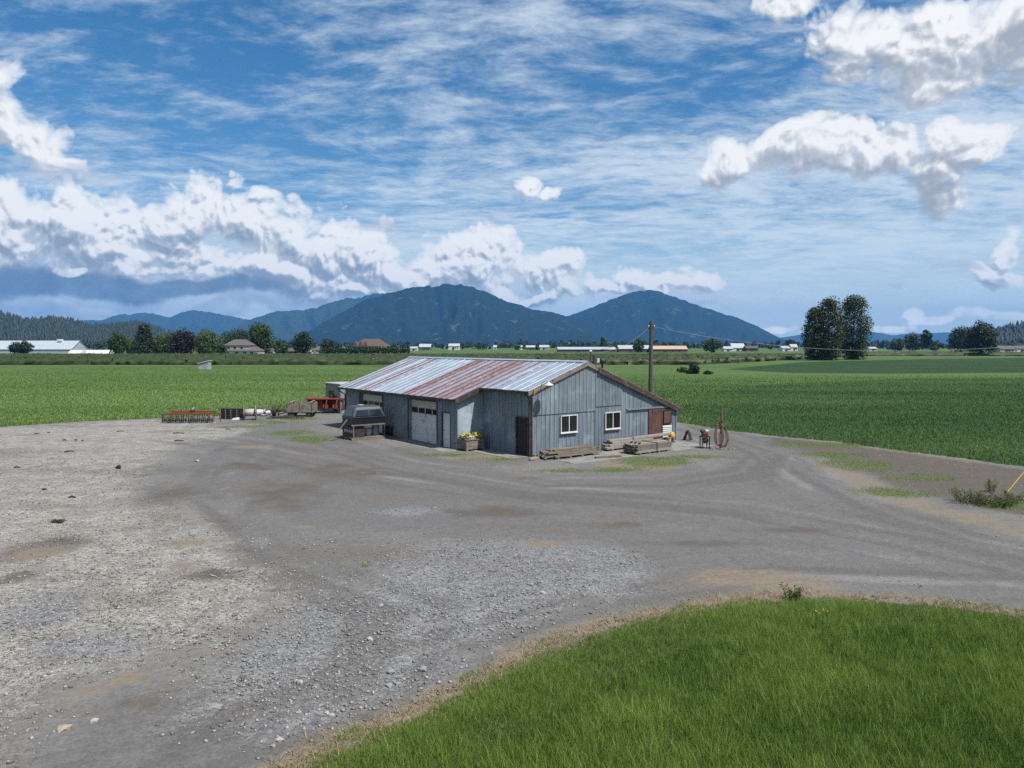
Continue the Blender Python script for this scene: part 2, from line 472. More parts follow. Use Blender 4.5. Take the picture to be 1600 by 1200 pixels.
def ground_material(name, base, dry, dark, scale=1.0):
    m, nt, b = new_mat(name)
    N, L = nt.nodes, nt.links
    tc = N.new('ShaderNodeTexCoord')
    def nz(s, st=(1, 1, 1), det=6, rough=0.6):
        mp = N.new('ShaderNodeMapping'); mp.inputs['Scale'].default_value = st
        L.new(tc.outputs['Object'], mp.inputs[0])
        n = N.new('ShaderNodeTexNoise'); n.inputs['Scale'].default_value = s; n.inputs['Detail'].default_value = det; n.inputs['Roughness'].default_value = rough
        L.new(mp.outputs[0], n.inputs['Vector'])
        return n.outputs[0]
    def ramp(v, lo, hi):
        r = N.new('ShaderNodeMapRange'); r.interpolation_type = 'SMOOTHSTEP'
        r.inputs[1].default_value = lo; r.inputs[2].default_value = hi
        L.new(v, r.inputs[0]); return r.outputs[0]
    def mix(f, a, c):
        x = N.new('ShaderNodeMix'); x.data_type = 'RGBA'
        L.new(f, x.inputs[0])
        for i, q in ((6, a), (7, c)):
            if isinstance(q, tuple): x.inputs[i].default_value = q + (1,)
            else: L.new(q, x.inputs[i])
        return x.outputs[2]
    c = mix(ramp(nz(0.035 * scale, (1, 1.6, 1), 5), 0.38, 0.66), base, tuple(x * 0.72 for x in base))
    c = mix(ramp(nz(0.012 * scale, (1, 3, 1), 3), 0.40, 0.66), c, tuple(0.6 * p + 0.4 * q for p, q in zip(base, dry)))
    c = mix(ramp(nz(0.9 * scale, (1, 1, 1), 7, 0.7), 0.42, 0.75), c, dark)
    c = mix(ramp(nz(0.25 * scale, (0.5, 1.6, 1), 6, 0.7), 0.55, 0.8), c, dry)
    L.new(c, b.inputs['Base Color'])
    b.inputs['Roughness'].default_value = 0.9
    b.inputs['Specular IOR Level'].default_value = 0.1
    bp = N.new('ShaderNodeBump'); bp.inputs['Strength'].default_value = 0.9; bp.inputs['Distance'].default_value = 0.25
    L.new(nz(2.2 * scale, (1, 1, 1), 6, 0.7), bp.inputs['Height']); L.new(bp.outputs[0], b.inputs['Normal'])
    return m
def sheet(name, poly, z, m):
    me = bpy.data.meshes.new(name)
    me.from_pydata([(x, y, z) for x, y in poly], [], [tuple(range(len(poly)))])
    me.update()
    o = obj(name, me, m)
    if o.data.polygons[0].normal.z < 0: me.flip_normals()
    return kind(o, 'structure')
M_FIELD = ground_material('field_grass', (0.066, 0.112, 0.032), (0.088, 0.124, 0.044), (0.048, 0.086, 0.024))
sheet('ground', [(-16000, -300), (16000, -300), (16000, 26000), (-16000, 26000)], 0.0, M_FIELD)
M_SHADE_STRIP = ground_material('cloud_shade_green', (0.024, 0.052, 0.019), (0.034, 0.060, 0.024), (0.018, 0.042, 0.015))  # cloud shade put into the green of the far strip
M_SHADED_PASTURE = ground_material('cloud_shaded_pasture', (0.034, 0.072, 0.024), (0.052, 0.084, 0.034), (0.024, 0.054, 0.018))  # pasture green darkened to carry cloud shade; no cloud casts it
# pasture on the right of the yard, beyond it a dark strip painted as cloud shadow
sheet('pasture_field', GP([(1075, 664), (1200, 683), (1400, 707), (1600, 730)]) + [(75, 32), (150, 80), (150, 140)] + GP([(1600, 590), (1400, 592), (1180, 602), (1100, 618)]), 0.006, M_SHADED_PASTURE)
sheet('cloud_shade_strip', GP([(1135, 577), (1250, 566), (1450, 561), (1600, 559)]) + [(420, 330), (300, 150)] + GP([(1600, 582), (1400, 584), (1240, 583)]), 0.010, M_SHADE_STRIP)

# ---- the gravel yard: one fine sheet with zones of pale stone, packed lane, dirt, moss
def yard_zones(X, Y):
    """0..1 weights of each surface zone, from ellipses placed on the ground"""
    Z = {k: np.zeros(X.shape) for k in ('pale', 'lane', 'dirt', 'moss', 'soil', 'blue')}
    NB = 1.5 * (fbm(X * 0.30, Y * 0.22, 4, 2) - 0.5) + 0.7 * (fbm(X * 1.1, Y * 0.9, 3, 4) - 0.5)
    def el(zone, px, py, rx, ry, amt=1.0, tilt=0.0):
        c = G(px, py); d = c[1]
        ax, ay = rx * d / FPX, ry * d * d / (FPX * CAMH)
        dx, dy = X - c[0], Y - c[1]
        a = np.sqrt((dx / ax) ** 2 + (dy / ay) ** 2) + NB
        Z[zone] = np.maximum(Z[zone], amt * np.clip(1.30 - a, 0, 1))
    def area(zone, pts, soft, amt=1.0):
        poly = GP(pts)
        d = dist_line(poly, X, Y) * np.where(inside(poly, X, Y), 1, -1)
        Z[zone] = np.maximum(Z[zone], amt * np.clip(0.5 + d / soft - NB * 0.8, 0, 1))
    # pale, loose stone on the left
    area('pale', [(-500, 665), (0, 668), (250, 655), (420, 668), (395, 682), (290, 695), (240, 730), (215, 780), (300, 815), (390, 860), (480, 930), (420, 975), (330, 1015), (170, 1050), (60, 1085), (0, 1180), (-300, 1400), (-900, 1000)], 3.0)
    for e in [(330, 672, 90, 12)]: el('pale', *e)
    # loose blue-grey stone in the middle foreground
    area('blue', [(480, 935), (560, 880), (640, 850), (800, 840), (960, 855), (1000, 890), (900, 940), (800, 985), (700, 1040), (560, 1100), (430, 1130), (300, 1090), (330, 1030), (420, 985)], 2.5, 0.95)
    for e in [(160, 1010, 150, 40), (60, 960, 90, 40), (480, 1110, 120, 40), (650, 800, 80, 10)]: el('blue', *e, 0.9)
    # packed grey lane round the shed and away to the right
    area('lane', [(430, 655), (560, 690), (700, 725), (900, 745), (1080, 735), (1140, 715), (1060, 690), (1070, 664), (1200, 685), (1260, 720), (1330, 770), (1450, 815), (1620, 862), (1750, 890), (1750, 985), (1500, 930), (1240, 925), (1000, 930), (900, 870), (640, 840), (480, 840), (330, 800), (260, 760), (300, 705)], 2.2, 0.95)
    area('lane', [(0, 1190), (170, 1070), (300, 1060), (420, 1130), (560, 1105), (700, 1045), (850, 980), (900, 975), (640, 1120), (450, 1210), (100, 1400), (-200, 1400)], 1.2, 0.9)
    # bare tan dirt
    for e in [(130, 1085, 75, 30), (330, 1020, 60, 12), (215, 1060, 60, 18), (60, 865, 42, 11), (285, 885, 30, 7), (380, 700, 80, 8), (840, 850, 70, 10), (760, 715, 90, 9), (1000, 728, 90, 9),
              (1150, 905, 110, 18), (1250, 918, 120, 14), (290, 850, 60, 10), (470, 825, 40, 6)]: el('dirt', *e)
    for e in [(480, 688, 48, 7), (445, 677, 40, 5), (800, 718, 90, 6), (880, 737, 70, 5), (700, 712, 60, 4), (1040, 722, 80, 9), (1100, 715, 50, 7), (960, 735, 50, 5), (1345, 727, 70, 10), (1450, 748, 60, 8), (1400, 772, 60, 9), (1300, 712, 50, 6), (1560, 790, 60, 10), (1290, 696, 80, 5), (570, 885, 22, 10), (430, 660, 70, 4), (350, 668, 80, 4), (470, 655, 60, 4)]: el('moss', *e, 0.9)
    # dark bare soil along the right field
    area('soil', [(1190, 683), (1300, 693), (1450, 712), (1600, 731), (1800, 765), (1800, 850), (1640, 815), (1500, 790), (1400, 758), (1310, 722), (1240, 700)], 1.6, 0.95)
    area('dirt', [(1230, 705), (1300, 728), (1400, 765), (1500, 795), (1640, 825), (1800, 862), (1800, 885), (1600, 850), (1450, 808), (1340, 772), (1270, 728)], 1.0, 0.85)
    for e in [(430, 925, 30, 7), (255, 928, 20, 7), (430, 775, 130, 36), (270, 775, 70, 20), (560, 740, 160, 14), (330, 900, 70, 14), (380, 730, 110, 14), (760, 800, 120, 12), (220, 1100, 80, 16), (1100, 850, 160, 8), (60, 855, 60, 20), (20, 905, 40, 14), (960, 820, 60, 8), (820, 748, 40, 6), (530, 730, 60, 7), (1130, 905, 60, 12), (550, 742, 90, 6), (1230, 830, 120, 7)]: el('soil', *e, 0.80)
    return Z
ys = np.concatenate([[3.0, 5.0], np.geomspace(6.5, 76, 330)])
xs = np.arange(-72, 60.01, 0.25)
XX, YY = np.meshgrid(xs, ys)
XX = XX + 0.06 * (vnoise(XX * 3, YY * 3, 1) - 0.5)
EZ = 0.030 + 0.018 * (fbm(XX * 0.8, YY * 0.8, 4, 2) - 0.5) + 0.012 * (vnoise(XX * 5, YY * 5, 3) - 0.5)
cx = (XX[:-1, :-1] + XX[1:, 1:]) / 2; cy = (YY[:-1, :-1] + YY[1:, 1:]) / 2
jit = 0.9 * (fbm(cx * 0.35, cy * 0.35, 4, 4) - 0.5)
keep = inside(YARD, cx + jit, cy + jit * 1.2) | (inside(YARD, cx, cy) & (cy < 20)) | ((dist_line(NEAR_EDGE, cx, cy, False) < 1.8) & (cy < 20))
idx = np.arange(XX.size).reshape(XX.shape)
F4 = np.stack([idx[:-1, :-1], idx[:-1, 1:], idx[1:, 1:], idx[1:, :-1]], -1)[keep]
used = np.unique(F4); remap = np.full(XX.size, -1); remap[used] = np.arange(len(used))
vx, vy, vz = XX.ravel()[used], YY.ravel()[used], EZ.ravel()[used]
ZN = yard_zones(vx, vy)
def tracks(X, Y):
    out = np.zeros(X.shape)
    for pts, w in ((GP([(200, 1290), (420, 1130), (640, 1010), (900, 935), (1200, 890), (1600, 905), (1900, 930)]), 1.6),
                   (GP([(300, 690), (420, 705), (600, 740), (850, 775), (1150, 800), (1400, 845), (1700, 915)]), 3.2),
                   (GP([(520, 690), (640, 725), (850, 760), (1050, 760), (1180, 740), (1200, 712), (1120, 685), (1070, 668)]), 2.6),
                   (GP([(1090, 672), (1190, 705), (1260, 750), (1360, 800), (1500, 845), (1700, 885)]), 2.2),
                   (GP([(380, 700), (300, 780), (420, 880), (620, 960), (560, 1080), (300, 1180)]), 1.8)):
        best = np.full(X.shape, 1e9); al = np.zeros(X.shape); cr = np.zeros(X.shape); acc = 0.0
        for (x0, y0), (x1, y1) in zip(pts[:-1], pts[1:]):
            dx, dy = x1 - x0, y1 - y0; L_ = math.hypot(dx, dy)
            t = np.clip(((X - x0) * dx + (Y - y0) * dy) / (L_ * L_), 0, 1)
            ex, ey = X - x0 - t * dx, Y - y0 - t * dy
            d = np.hypot(ex, ey); k = d < best
            al = np.where(k, acc + t * L_, al); cr = np.where(k, (X - x0) * dy / L_ - (Y - y0) * dx / L_, cr); best = np.where(k, d, best)
            acc += L_
        n = fbm(al * 0.10 + 40, cr * 1.6 + 40, 4, 3) - 0.5
        rut = np.exp(-((np.abs(cr + 0.5 * (fbm(al * 0.15, 0 * al + w, 2, 1) - 0.5)) - 0.85) / 0.28) ** 2)
        out += np.exp(-(best / w) ** 2) * (2.4 * n + 0.32 * rut)
    return out
ZN['track'] = np.clip(0.5 + tracks(vx, vy), 0, 1)
edge = np.clip(1.25 - dist_line(NEAR_EDGE, vx, vy, False) / (0.35 + 0.75 * fbm(vx * 0.7, vy * 0.7, 3, 1)), 0, 1)
edge_far = np.clip(1.1 - dist_line(FAR_EDGE, vx, vy, False) / 1.6, 0, 1)
ZN['dirt'] = np.maximum(ZN['dirt'], np.maximum(edge, edge_far * 0.8))
ZN['moss'] = np.where(inside(LAWN, vx, vy), np.clip(dist_line(NEAR_EDGE, vx, vy, False) / 0.3, 0, 1.6), ZN['moss'])   # thatch under the near grass
def yard_material():
    m, nt, b = new_mat('yard_gravel')
    N, L = nt.nodes, nt.links
    tc = N.new('ShaderNodeTexCoord')
    def nz(s, det=6, rough=0.6, st=(1, 1, 1)):
        mp = N.new('ShaderNodeMapping'); mp.inputs['Scale'].default_value = st
        L.new(tc.outputs['Object'], mp.inputs[0])
        n = N.new('ShaderNodeTexNoise'); n.inputs['Scale'].default_value = s; n.inputs['Detail'].default_value = det; n.inputs['Roughness'].default_value = rough
        L.new(mp.outputs[0], n.inputs['Vector']); return n.outputs[0]
    def mth(op, a, c):
        x = N.new('ShaderNodeMath'); x.operation = op
        for i, q in ((0, a), (1, c)):
            if isinstance(q, (int, float)): x.inputs[i].default_value = q
            else: L.new(q, x.inputs[i])
        return x.outputs[0]
    def ramp(v, lo, hi):
        r = N.new('ShaderNodeMapRange'); r.interpolation_type = 'SMOOTHSTEP'
        r.inputs[1].default_value = lo; r.inputs[2].default_value = hi
        L.new(v, r.inputs[0]); return r.outputs[0]
    def mix(f, a, c, mode='MIX'):
        x = N.new('ShaderNodeMix'); x.data_type = 'RGBA'; x.blend_type = mode
        if isinstance(f, float): x.inputs[0].default_value = f
        else: L.new(f, x.inputs[0])
        for i, q in ((6, a), (7, c)):
            if isinstance(q, tuple): x.inputs[i].default_value = q + (1,)
            else: L.new(q, x.inputs[i])
        return x.outputs[2]
    n_big, n_mid, n_fine = nz(0.22, 5), nz(1.1, 6, 0.65), nz(7.0, 5, 0.7)
    rag = mth('ADD', mth('MULTIPLY', mth('SUBTRACT', n_mid, 0.5), 1.3), mth('MULTIPLY', mth('SUBTRACT', n_fine, 0.5), 0.7))
    def zone(name, lo=0.38, hi=0.72):
        a = N.new('ShaderNodeAttribute'); a.attribute_name = name
        return ramp(mth('ADD', a.outputs['Fac'], mth('MULTIPLY', rag, 0.9)), lo, hi)
    c = mix(ramp(n_big, 0.35, 0.65), (0.098, 0.095, 0.090), (0.130, 0.126, 0.119))
    c = mix(zone('pale', 0.15, 1.0), c, mix(ramp(n_mid, 0.35, 0.65), (0.164, 0.155, 0.140), (0.220, 0.208, 0.188)))
    c = mix(zone('lane', 0.2, 1.0), c, (0.098, 0.096, 0.093))
    c = mix(zone('blue', 0.2, 1.0), c, (0.136, 0.139, 0.144))
    c = mix(mth('MULTIPLY', ramp(nz(0.13, 5, 0.6, (1, 2.5, 1)), 0.48, 0.72), 0.60), c, (0.098, 0.084, 0.069))
    # wheel tracks: darker damp ruts, paler dusty ridges
    tr = N.new('ShaderNodeAttribute'); tr.attribute_name = 'track'
    c = mix(mth('MULTIPLY', ramp(tr.outputs['Fac'], 0.55, 1.0), 0.50), c, (0.068, 0.064, 0.059))
    c = mix(mth('MULTIPLY', ramp(tr.outputs['Fac'], 0.45, 0.0), 0.42), c, (0.190, 0.182, 0.172))
    # stones as cells of varied brightness, plain where the lane is packed
    mpw = N.new('ShaderNodeMapping'); L.new(tc.outputs['Object'], mpw.inputs[0])
    loose = mth('MAXIMUM', zone('pale', 0.1, 0.9), zone('blue', 0.1, 0.9))
    rough_amt = mth('ADD', mth('MULTIPLY', loose, 0.62), 0.38)
    stone_h = None
    for s, amt in ((9.0, 0.34), (26.0, 0.62)):
        vo = N.new('ShaderNodeTexVoronoi'); vo.inputs['Scale'].default_value = s; vo.inputs['Randomness'].default_value = 1.0
        L.new(mpw.outputs[0], vo.inputs['Vector'])
        sep = N.new('ShaderNodeSeparateColor'); L.new(vo.outputs['Color'], sep.inputs[0])
        dev = mth('MULTIPLY', mth('SUBTRACT', sep.outputs[0], 0.48), 1.25 * amt)
        br = mth('ADD', mth('MULTIPLY', dev, rough_amt), 1.0)
        cmb = N.new('ShaderNodeCombineColor')
        for i in range(3): L.new(br, cmb.inputs[i])
        c = mix(1.0, c, cmb.outputs[0], 'MULTIPLY')
        stone_h = vo.outputs['Distance'] if stone_h is None else mth('ADD', stone_h, mth('MULTIPLY', vo.outputs['Distance'], 0.5))
    stone_h = mth('MULTIPLY', stone_h, rough_amt)
    c = mix(zone('soil', 0.25, 1.0), c, mix(n_fine, (0.0462, 0.0376, 0.0304), (0.1023, 0.0878, 0.0739)))
    c = mix(zone('dirt', 0.40, 1.15), c, mix(n_fine, (0.098, 0.078, 0.057), (0.205, 0.168, 0.124)))
    c = mix(zone('moss', 0.40, 1.1), c, mix(n_fine, (0.0396, 0.0607, 0.0145), (0.1023, 0.1089, 0.0409)))
    L.new(c, b.inputs['Base Color'])
    b.inputs['Roughness'].default_value = 0.88
    b.inputs['Specular IOR Level'].default_value = 0.25
    bp = N.new('ShaderNodeBump'); bp.inputs['Strength'].default_value = 0.55; bp.inputs['Distance'].default_value = 0.05; bp.invert = True
    L.new(stone_h, bp.inputs['Height'])
    b2 = N.new('ShaderNodeBump'); b2.inputs['Strength'].default_value = 0.5; b2.inputs['Distance'].default_value = 0.15
    L.new(n_mid, b2.inputs['Height']); L.new(bp.outputs[0], b2.inputs['Normal']); L.new(b2.outputs[0], b.inputs['Normal'])
    return m
yard_me = mesh_np('gravel_yard', np.stack([vx, vy, vz], -1), remap[F4], smooth=True, attrs=ZN)
kind(obj('gravel_yard', yard_me, yard_material()), 'structure')

# ---- loose stones of the yard (countless): small eight-sided chips
def stones(name, n, m, sizes, d0, d1, test, zmin=0.02):
    d = d0 * (d1 / d0) ** RNG.random(n * 3)
    x = (RNG.random(n * 3) * 2 - 1) * (d * 0.78 + 2.0)
    y = d
    ok = inside(YARD, x, y) & test(x, y)
    x, y = x[ok][:n], y[ok][:n]
    n = len(x)
    s = sizes[0] * (sizes[1] / sizes[0]) ** (RNG.random(n) ** 2.2)
    base = np.array([(1, 0, 0), (0, 1, 0), (-1, 0, 0), (0, -1, 0), (0.2, 0.1, 0.75), (0.1, -0.2, -0.5)])
    fc = np.array([(0, 1, 4), (1, 2, 4), (2, 3, 4), (3, 0, 4), (1, 0, 5), (2, 1, 5), (3, 2, 5), (0, 3, 5)])
    V = base[None] * (0.65 + 0.7 * RNG.random((n, 6, 3)))
    a = RNG.random(n) * 6.28
    ca, sa = np.cos(a)[:, None], np.sin(a)[:, None]
    vx_, vy_ = V[:, :, 0] * ca - V[:, :, 1] * sa * 0.7, V[:, :, 0] * sa + V[:, :, 1] * ca * 0.7
    V = np.stack([vx_, vy_, V[:, :, 2] * 0.75], -1) * s[:, None, None]
    V += np.stack([x, y, 0.028 + s * 0.25], -1)[:, None]
    Fc = fc[None] + (np.arange(n) * 6)[:, None, None]
    tint = np.repeat(RNG.random(n), 6)
    return kind(obj(name, mesh_np(name, V.reshape(-1, 3), Fc.reshape(-1, 3), tint), m), 'stuff')
M_CHIP = leaf_mat('stone_chip', (0.0858, 0.0825, 0.0779), (0.2904, 0.2772, 0.2541), 0.0)
def rocky(x, y):
    z = yard_zones(x, y)
    p = 0.30 + 0.75 * np.maximum(z['pale'], z['blue']) - 0.6 * np.maximum(z['dirt'], z['moss']) - 0.45 * z['lane']
    p *= 0.35 + 1.1 * fbm(x * 0.5, y * 0.5, 3, 5)
    return RNG.random(x.shape) < p
gs = stones('gravel_stones', 46000, M_CHIP, (0.012, 0.055), 8.5, 42, rocky)
tag(gs, 'loose grey and pale crushed stones scattered over the gravel yard', 'gravel')

# ---- grass
def blades(name, x, y, h, w, m, tint, seg=2, lean=0.35, z0=0.0):
    n = len(x)
    a = RNG.random(n) * 6.283
    la = RNG.random(n) * 6.283
    lean = lean * (0.3 + RNG.random(n)) * h
    wx, wy = np.cos(a) * w / 2, np.sin(a) * w / 2
    lx, ly = np.cos(la) * lean, np.sin(la) * lean
    rows = []
    for i in range(seg):
        t = i / seg
        k = 1 - 0.45 * t
        for sgn in (-1, 1):
            rows.append(np.stack([x + lx * t * t + sgn * wx * k, y + ly * t * t + sgn * wy * k, z0 + h * t], -1))
    rows.append(np.stack([x + lx, y + ly, z0 + h * 0.97], -1))
    V = np.stack(rows, 1)
    nv = 2 * seg + 1
    f = []
    for i in range(seg - 1):
        o = 2 * i
        f += [(o, o + 1, o + 3), (o, o + 3, o + 2)]
    o = 2 * (seg - 1)
    f += [(o, o + 1, o + 2)]
    Fc = np.array(f)[None] + (np.arange(n) * nv)[:, None, None]
    return obj(name, mesh_np(name, V.reshape(-1, 3), Fc.reshape(-1, 3), np.repeat(tint, nv)), m)
M_GRASS = leaf_mat('lawn_blades', (0.040, 0.096, 0.013), (0.205, 0.295, 0.062), 0.42)
M_DRY = leaf_mat('dry_blades', (0.1584, 0.1152, 0.0576), (0.3312, 0.2592, 0.1512), 0.2)
def scatter(n, x0, x1, y0, y1, test, power=1.0):
    y = y0 * (y1 / y0) ** RNG.random(n); x = x0 + (x1 - x0) * RNG.random(n)
    k = test(x, y)
    return x[k], y[k]
x, y = scatter(760000, -6, 21, 7.0, 17.8, lambda x, y: inside(LAWN, x + 1.4 * (fbm(x * 1.3, y * 1.3, 4, 1) - 0.5), y + 1.4 * (fbm(x * 1.3, y * 1.3, 4, 2) - 0.5)) & (x < y * 0.80 + 2.5))
patchy = fbm(x * 0.55, y * 0.55, 5, 3); clump = fbm(x * 3.2, y * 3.2, 3, 2)
de = dist_line(NEAR_EDGE, x, y, False)
h = (0.08 + 0.15 * np.clip(de / 0.9, 0, 1)) * (0.45 + 0.75 * RNG.random(len(x)) + 0.9 * (clump - 0.45)) * (0.7 + 0.7 * (patchy - 0.3))
tall = RNG.random(len(x)) < 0.03
h = np.where(tall, h * 1.7, h)
tint = np.clip(0.20 + 1.1 * (patchy - 0.42) + 0.7 * (clump - 0.42) + 0.60 * RNG.random(len(x)), 0, 1)
tint = np.where(tall, 1.0, tint)
lg = kind(blades('lawn_grass', x, y, np.clip(h, 0.05, 0.6), 0.005 + 0.006 * RNG.random(len(x)), M_GRASS, tint, 2, 0.5), 'stuff')
tag(lg, 'tall uncut green grass in the near right corner beside the gravel', 'grass')
x, y = scatter(160000, -6, 21, 7.0, 18.2, lambda x, y: dist_line(NEAR_EDGE, x, y, False) < 0.55 * RNG.random(len(x)) ** 1.3 * (0.4 + 1.2 * fbm(x * 0.9, y * 0.9, 3, 4)))
de = kind(blades('dry_grass_edge', x, y, 0.05 + 0.09 * RNG.random(len(x)), 0.012 + 0 * x, M_DRY, RNG.random(len(x)), 2, 1.6, 0.03), 'stuff')
tag(de, 'straw coloured dry grass along the edge of the near lawn', 'dry grass')
# tufts over both fields, thinning with distance
M_FT = leaf_mat('field_blades', (0.122, 0.205, 0.048), (0.200, 0.295, 0.088), 0.40)
def field_test(x, y):
    return ~inside(YARD, x, y) & (np.abs(x) < y * 0.78 + 4) & ~((x > -12) & (x < 12) & (y < 66) & (y > 38))
def thin_out(y, a, b): return RNG.random(len(y)) > np.clip((y - a) / (b - a), 0, 1)
x, y = scatter(330000, -120, 10, 50, 215, lambda x, y: field_test(x, y) & thin_out(y, 75, 215))
ed = np.clip(dist_line(FAR_EDGE, x, y, False) / 3, 0, 1)
pt = fbm(x * 0.03, y * 0.16, 5, 1)
fl = kind(blades('left_field_grass', x, y, (0.09 + 0.12 * RNG.random(len(x))) * (1.5 - 0.6 * ed), 0.022 + 0.03 * RNG.random(len(x)) + y * 0.0006, M_FT, np.clip(2.2 * (pt - 0.34) + 0.30 * RNG.random(len(x)), 0, 1), 2, 0.5), 'stuff')
tag(fl, 'bright green grass of the field left of the shed', 'grass')
M_FR = leaf_mat('cloud_shaded_blades', (0.056, 0.118, 0.032), (0.128, 0.200, 0.060), 0.40)  # blade colours darkened for the cloud shade over this field
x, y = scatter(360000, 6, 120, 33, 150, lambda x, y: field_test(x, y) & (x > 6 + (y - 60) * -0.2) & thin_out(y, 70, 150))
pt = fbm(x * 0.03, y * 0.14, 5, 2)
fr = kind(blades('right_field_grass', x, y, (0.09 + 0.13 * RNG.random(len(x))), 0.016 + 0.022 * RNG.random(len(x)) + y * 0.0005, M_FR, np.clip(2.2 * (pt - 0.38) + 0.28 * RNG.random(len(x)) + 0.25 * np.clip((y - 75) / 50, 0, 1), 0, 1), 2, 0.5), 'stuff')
tag(fr, 'pasture grass right of the lane, its green darkened as cloud shade', 'grass')
# short grass in the mossy patches near the shed
def mossy(x, y): return (yard_zones(x, y)['moss'] * (0.5 + fbm(x * 1.3, y * 1.3, 3, 2)) > 0.30 + 0.60 * RNG.random(x.shape)) & inside(YARD, x, y)
x, y = scatter(480000, -26, 30, 18, 62, mossy)
mg = kind(blades('yard_grass', x, y, 0.03 + 0.07 * RNG.random(len(x)), 0.015 + 0 * x, M_FT, 0.7 * RNG.random(len(x)), 2, 0.9, 0.03), 'stuff')
tag(mg, 'thin short grass growing in patches of the yard by the shed', 'grass')

# ---- hills and mountains
def mountain(name, prof, D, depth, col, patch, seed, rough=0.28, n_row=60, step=2.5):
    prof = np.array(prof, float)
    px = np.arange(prof[0, 0], prof[-1, 0] + 0.1, step)
    py = np.interp(px, prof[:, 0], prof[:, 1])
    k = max(1, int(8 / step))
    py = np.convolve(np.pad(py, k, 'edge'), np.ones(2 * k + 1) / (2 * k + 1), 'valid')
    zr = (HZ - py) / FPX * D
    ts = np.linspace(0, 1.35, n_row)
    V = []
    for t in ts:
        dist = D - depth * (1 - t)
        X = (px - 800) / FPX * dist
        if t <= 1: f = (t ** 0.92) * (0.65 + 0.35 * t)
        else: f = 1 - (t - 1) * 1.4
        nn = fbm(px * 0.030 + 0.8 * (1 - t) * np.sin(px * 0.02 + seed) + seed, 0 * px + t * 1.6 + seed * 3, 6, seed, 0.58)
        rid = 1 - np.abs(2 * nn - 1)
        amp = rough * 4 * np.maximum(t * (1.12 - t), 0.0)
        z = zr * (f + amp * (rid - 0.75)) + (vnoise(px * 0.6 + t * 40, 0 * px + t * 57, seed) - 0.5) * 0.012 * D / 100 * min(1, t * 3)
        V.append(np.stack([X, np.full_like(X, dist), np.maximum(z, -0.5) - 0.3 * (t == 0)], -1))
    V = np.array(V)
    n = len(px)
    idx = np.arange(n_row * n).reshape(n_row, n)
    F = np.stack([idx[:-1, :-1], idx[:-1, 1:], idx[1:, 1:], idx[1:, :-1]], -1).reshape(-1, 4)
    m, nt, b = new_mat(name + '_forest')
    N, L = nt.nodes, nt.links
    tc = N.new('ShaderNodeTexCoord')
    def nz(s, det=6, rough=0.6):
        q = N.new('ShaderNodeTexNoise'); q.inputs['Scale'].default_value = s; q.inputs['Detail'].default_value = det; q.inputs['Roughness'].default_value = rough
        L.new(tc.outputs['Object'], q.inputs['Vector']); return q.outputs[0]
    def mx(f, a, c, lo, hi):
        r = N.new('ShaderNodeMapRange'); r.interpolation_type = 'SMOOTHSTEP'; r.inputs[1].default_value = lo; r.inputs[2].default_value = hi
        L.new(f, r.inputs[0])
        q = N.new('ShaderNodeMix'); q.data_type = 'RGBA'; L.new(r.outputs[0], q.inputs[0])
        for i, s in ((6, a), (7, c)):
            if isinstance(s, tuple): q.inputs[i].default_value = s + (1,)
            else: L.new(s, q.inputs[i])
        return q.outputs[2]
    u = FPX / D                                            # metres per photo pixel, inverted
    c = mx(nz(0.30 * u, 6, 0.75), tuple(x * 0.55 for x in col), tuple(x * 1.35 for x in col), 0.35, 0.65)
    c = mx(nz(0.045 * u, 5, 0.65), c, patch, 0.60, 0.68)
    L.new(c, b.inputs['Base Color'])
    b.inputs['Roughness'].default_value = 0.95; b.inputs['Specular IOR Level'].default_value = 0.05
    bp = N.new('ShaderNodeBump'); bp.inputs['Strength'].default_value = 0.8; bp.inputs['Distance'].default_value = 6.0 / u
    L.new(nz(0.25 * u, 5, 0.7), bp.inputs['Height']); L.new(bp.outputs[0], b.inputs['Normal'])
    o = kind(obj(name, mesh_np(name, V.reshape(-1, 3), F, smooth=True), m), 'structure')
    return o, V
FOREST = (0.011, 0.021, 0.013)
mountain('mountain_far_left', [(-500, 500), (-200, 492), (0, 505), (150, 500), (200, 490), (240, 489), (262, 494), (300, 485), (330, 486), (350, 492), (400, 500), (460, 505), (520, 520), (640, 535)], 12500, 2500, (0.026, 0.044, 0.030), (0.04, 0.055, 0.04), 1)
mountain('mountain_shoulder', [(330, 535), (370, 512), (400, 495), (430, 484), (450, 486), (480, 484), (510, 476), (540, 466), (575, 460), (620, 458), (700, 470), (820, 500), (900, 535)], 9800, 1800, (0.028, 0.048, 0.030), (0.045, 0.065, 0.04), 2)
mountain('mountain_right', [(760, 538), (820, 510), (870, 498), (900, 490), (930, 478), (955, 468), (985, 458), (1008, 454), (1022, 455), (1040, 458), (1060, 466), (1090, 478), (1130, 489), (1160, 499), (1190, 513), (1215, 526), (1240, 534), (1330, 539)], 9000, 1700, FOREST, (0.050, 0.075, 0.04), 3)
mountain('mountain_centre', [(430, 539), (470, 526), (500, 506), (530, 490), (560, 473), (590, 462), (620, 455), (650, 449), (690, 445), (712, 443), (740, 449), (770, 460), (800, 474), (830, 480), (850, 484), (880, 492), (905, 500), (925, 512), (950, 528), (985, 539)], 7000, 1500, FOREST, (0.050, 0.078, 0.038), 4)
mountain('mountain_far_right', [(1180, 536), (1215, 528), (1255, 522), (1300, 518), (1345, 517), (1370, 519), (1395, 524), (1420, 520), (1440, 521), (1480, 519), (1520, 524), (1600, 520), (1750, 512), (1950, 520)], 14500, 2500, (0.03, 0.05, 0.034), (0.04, 0.06, 0.04), 5)
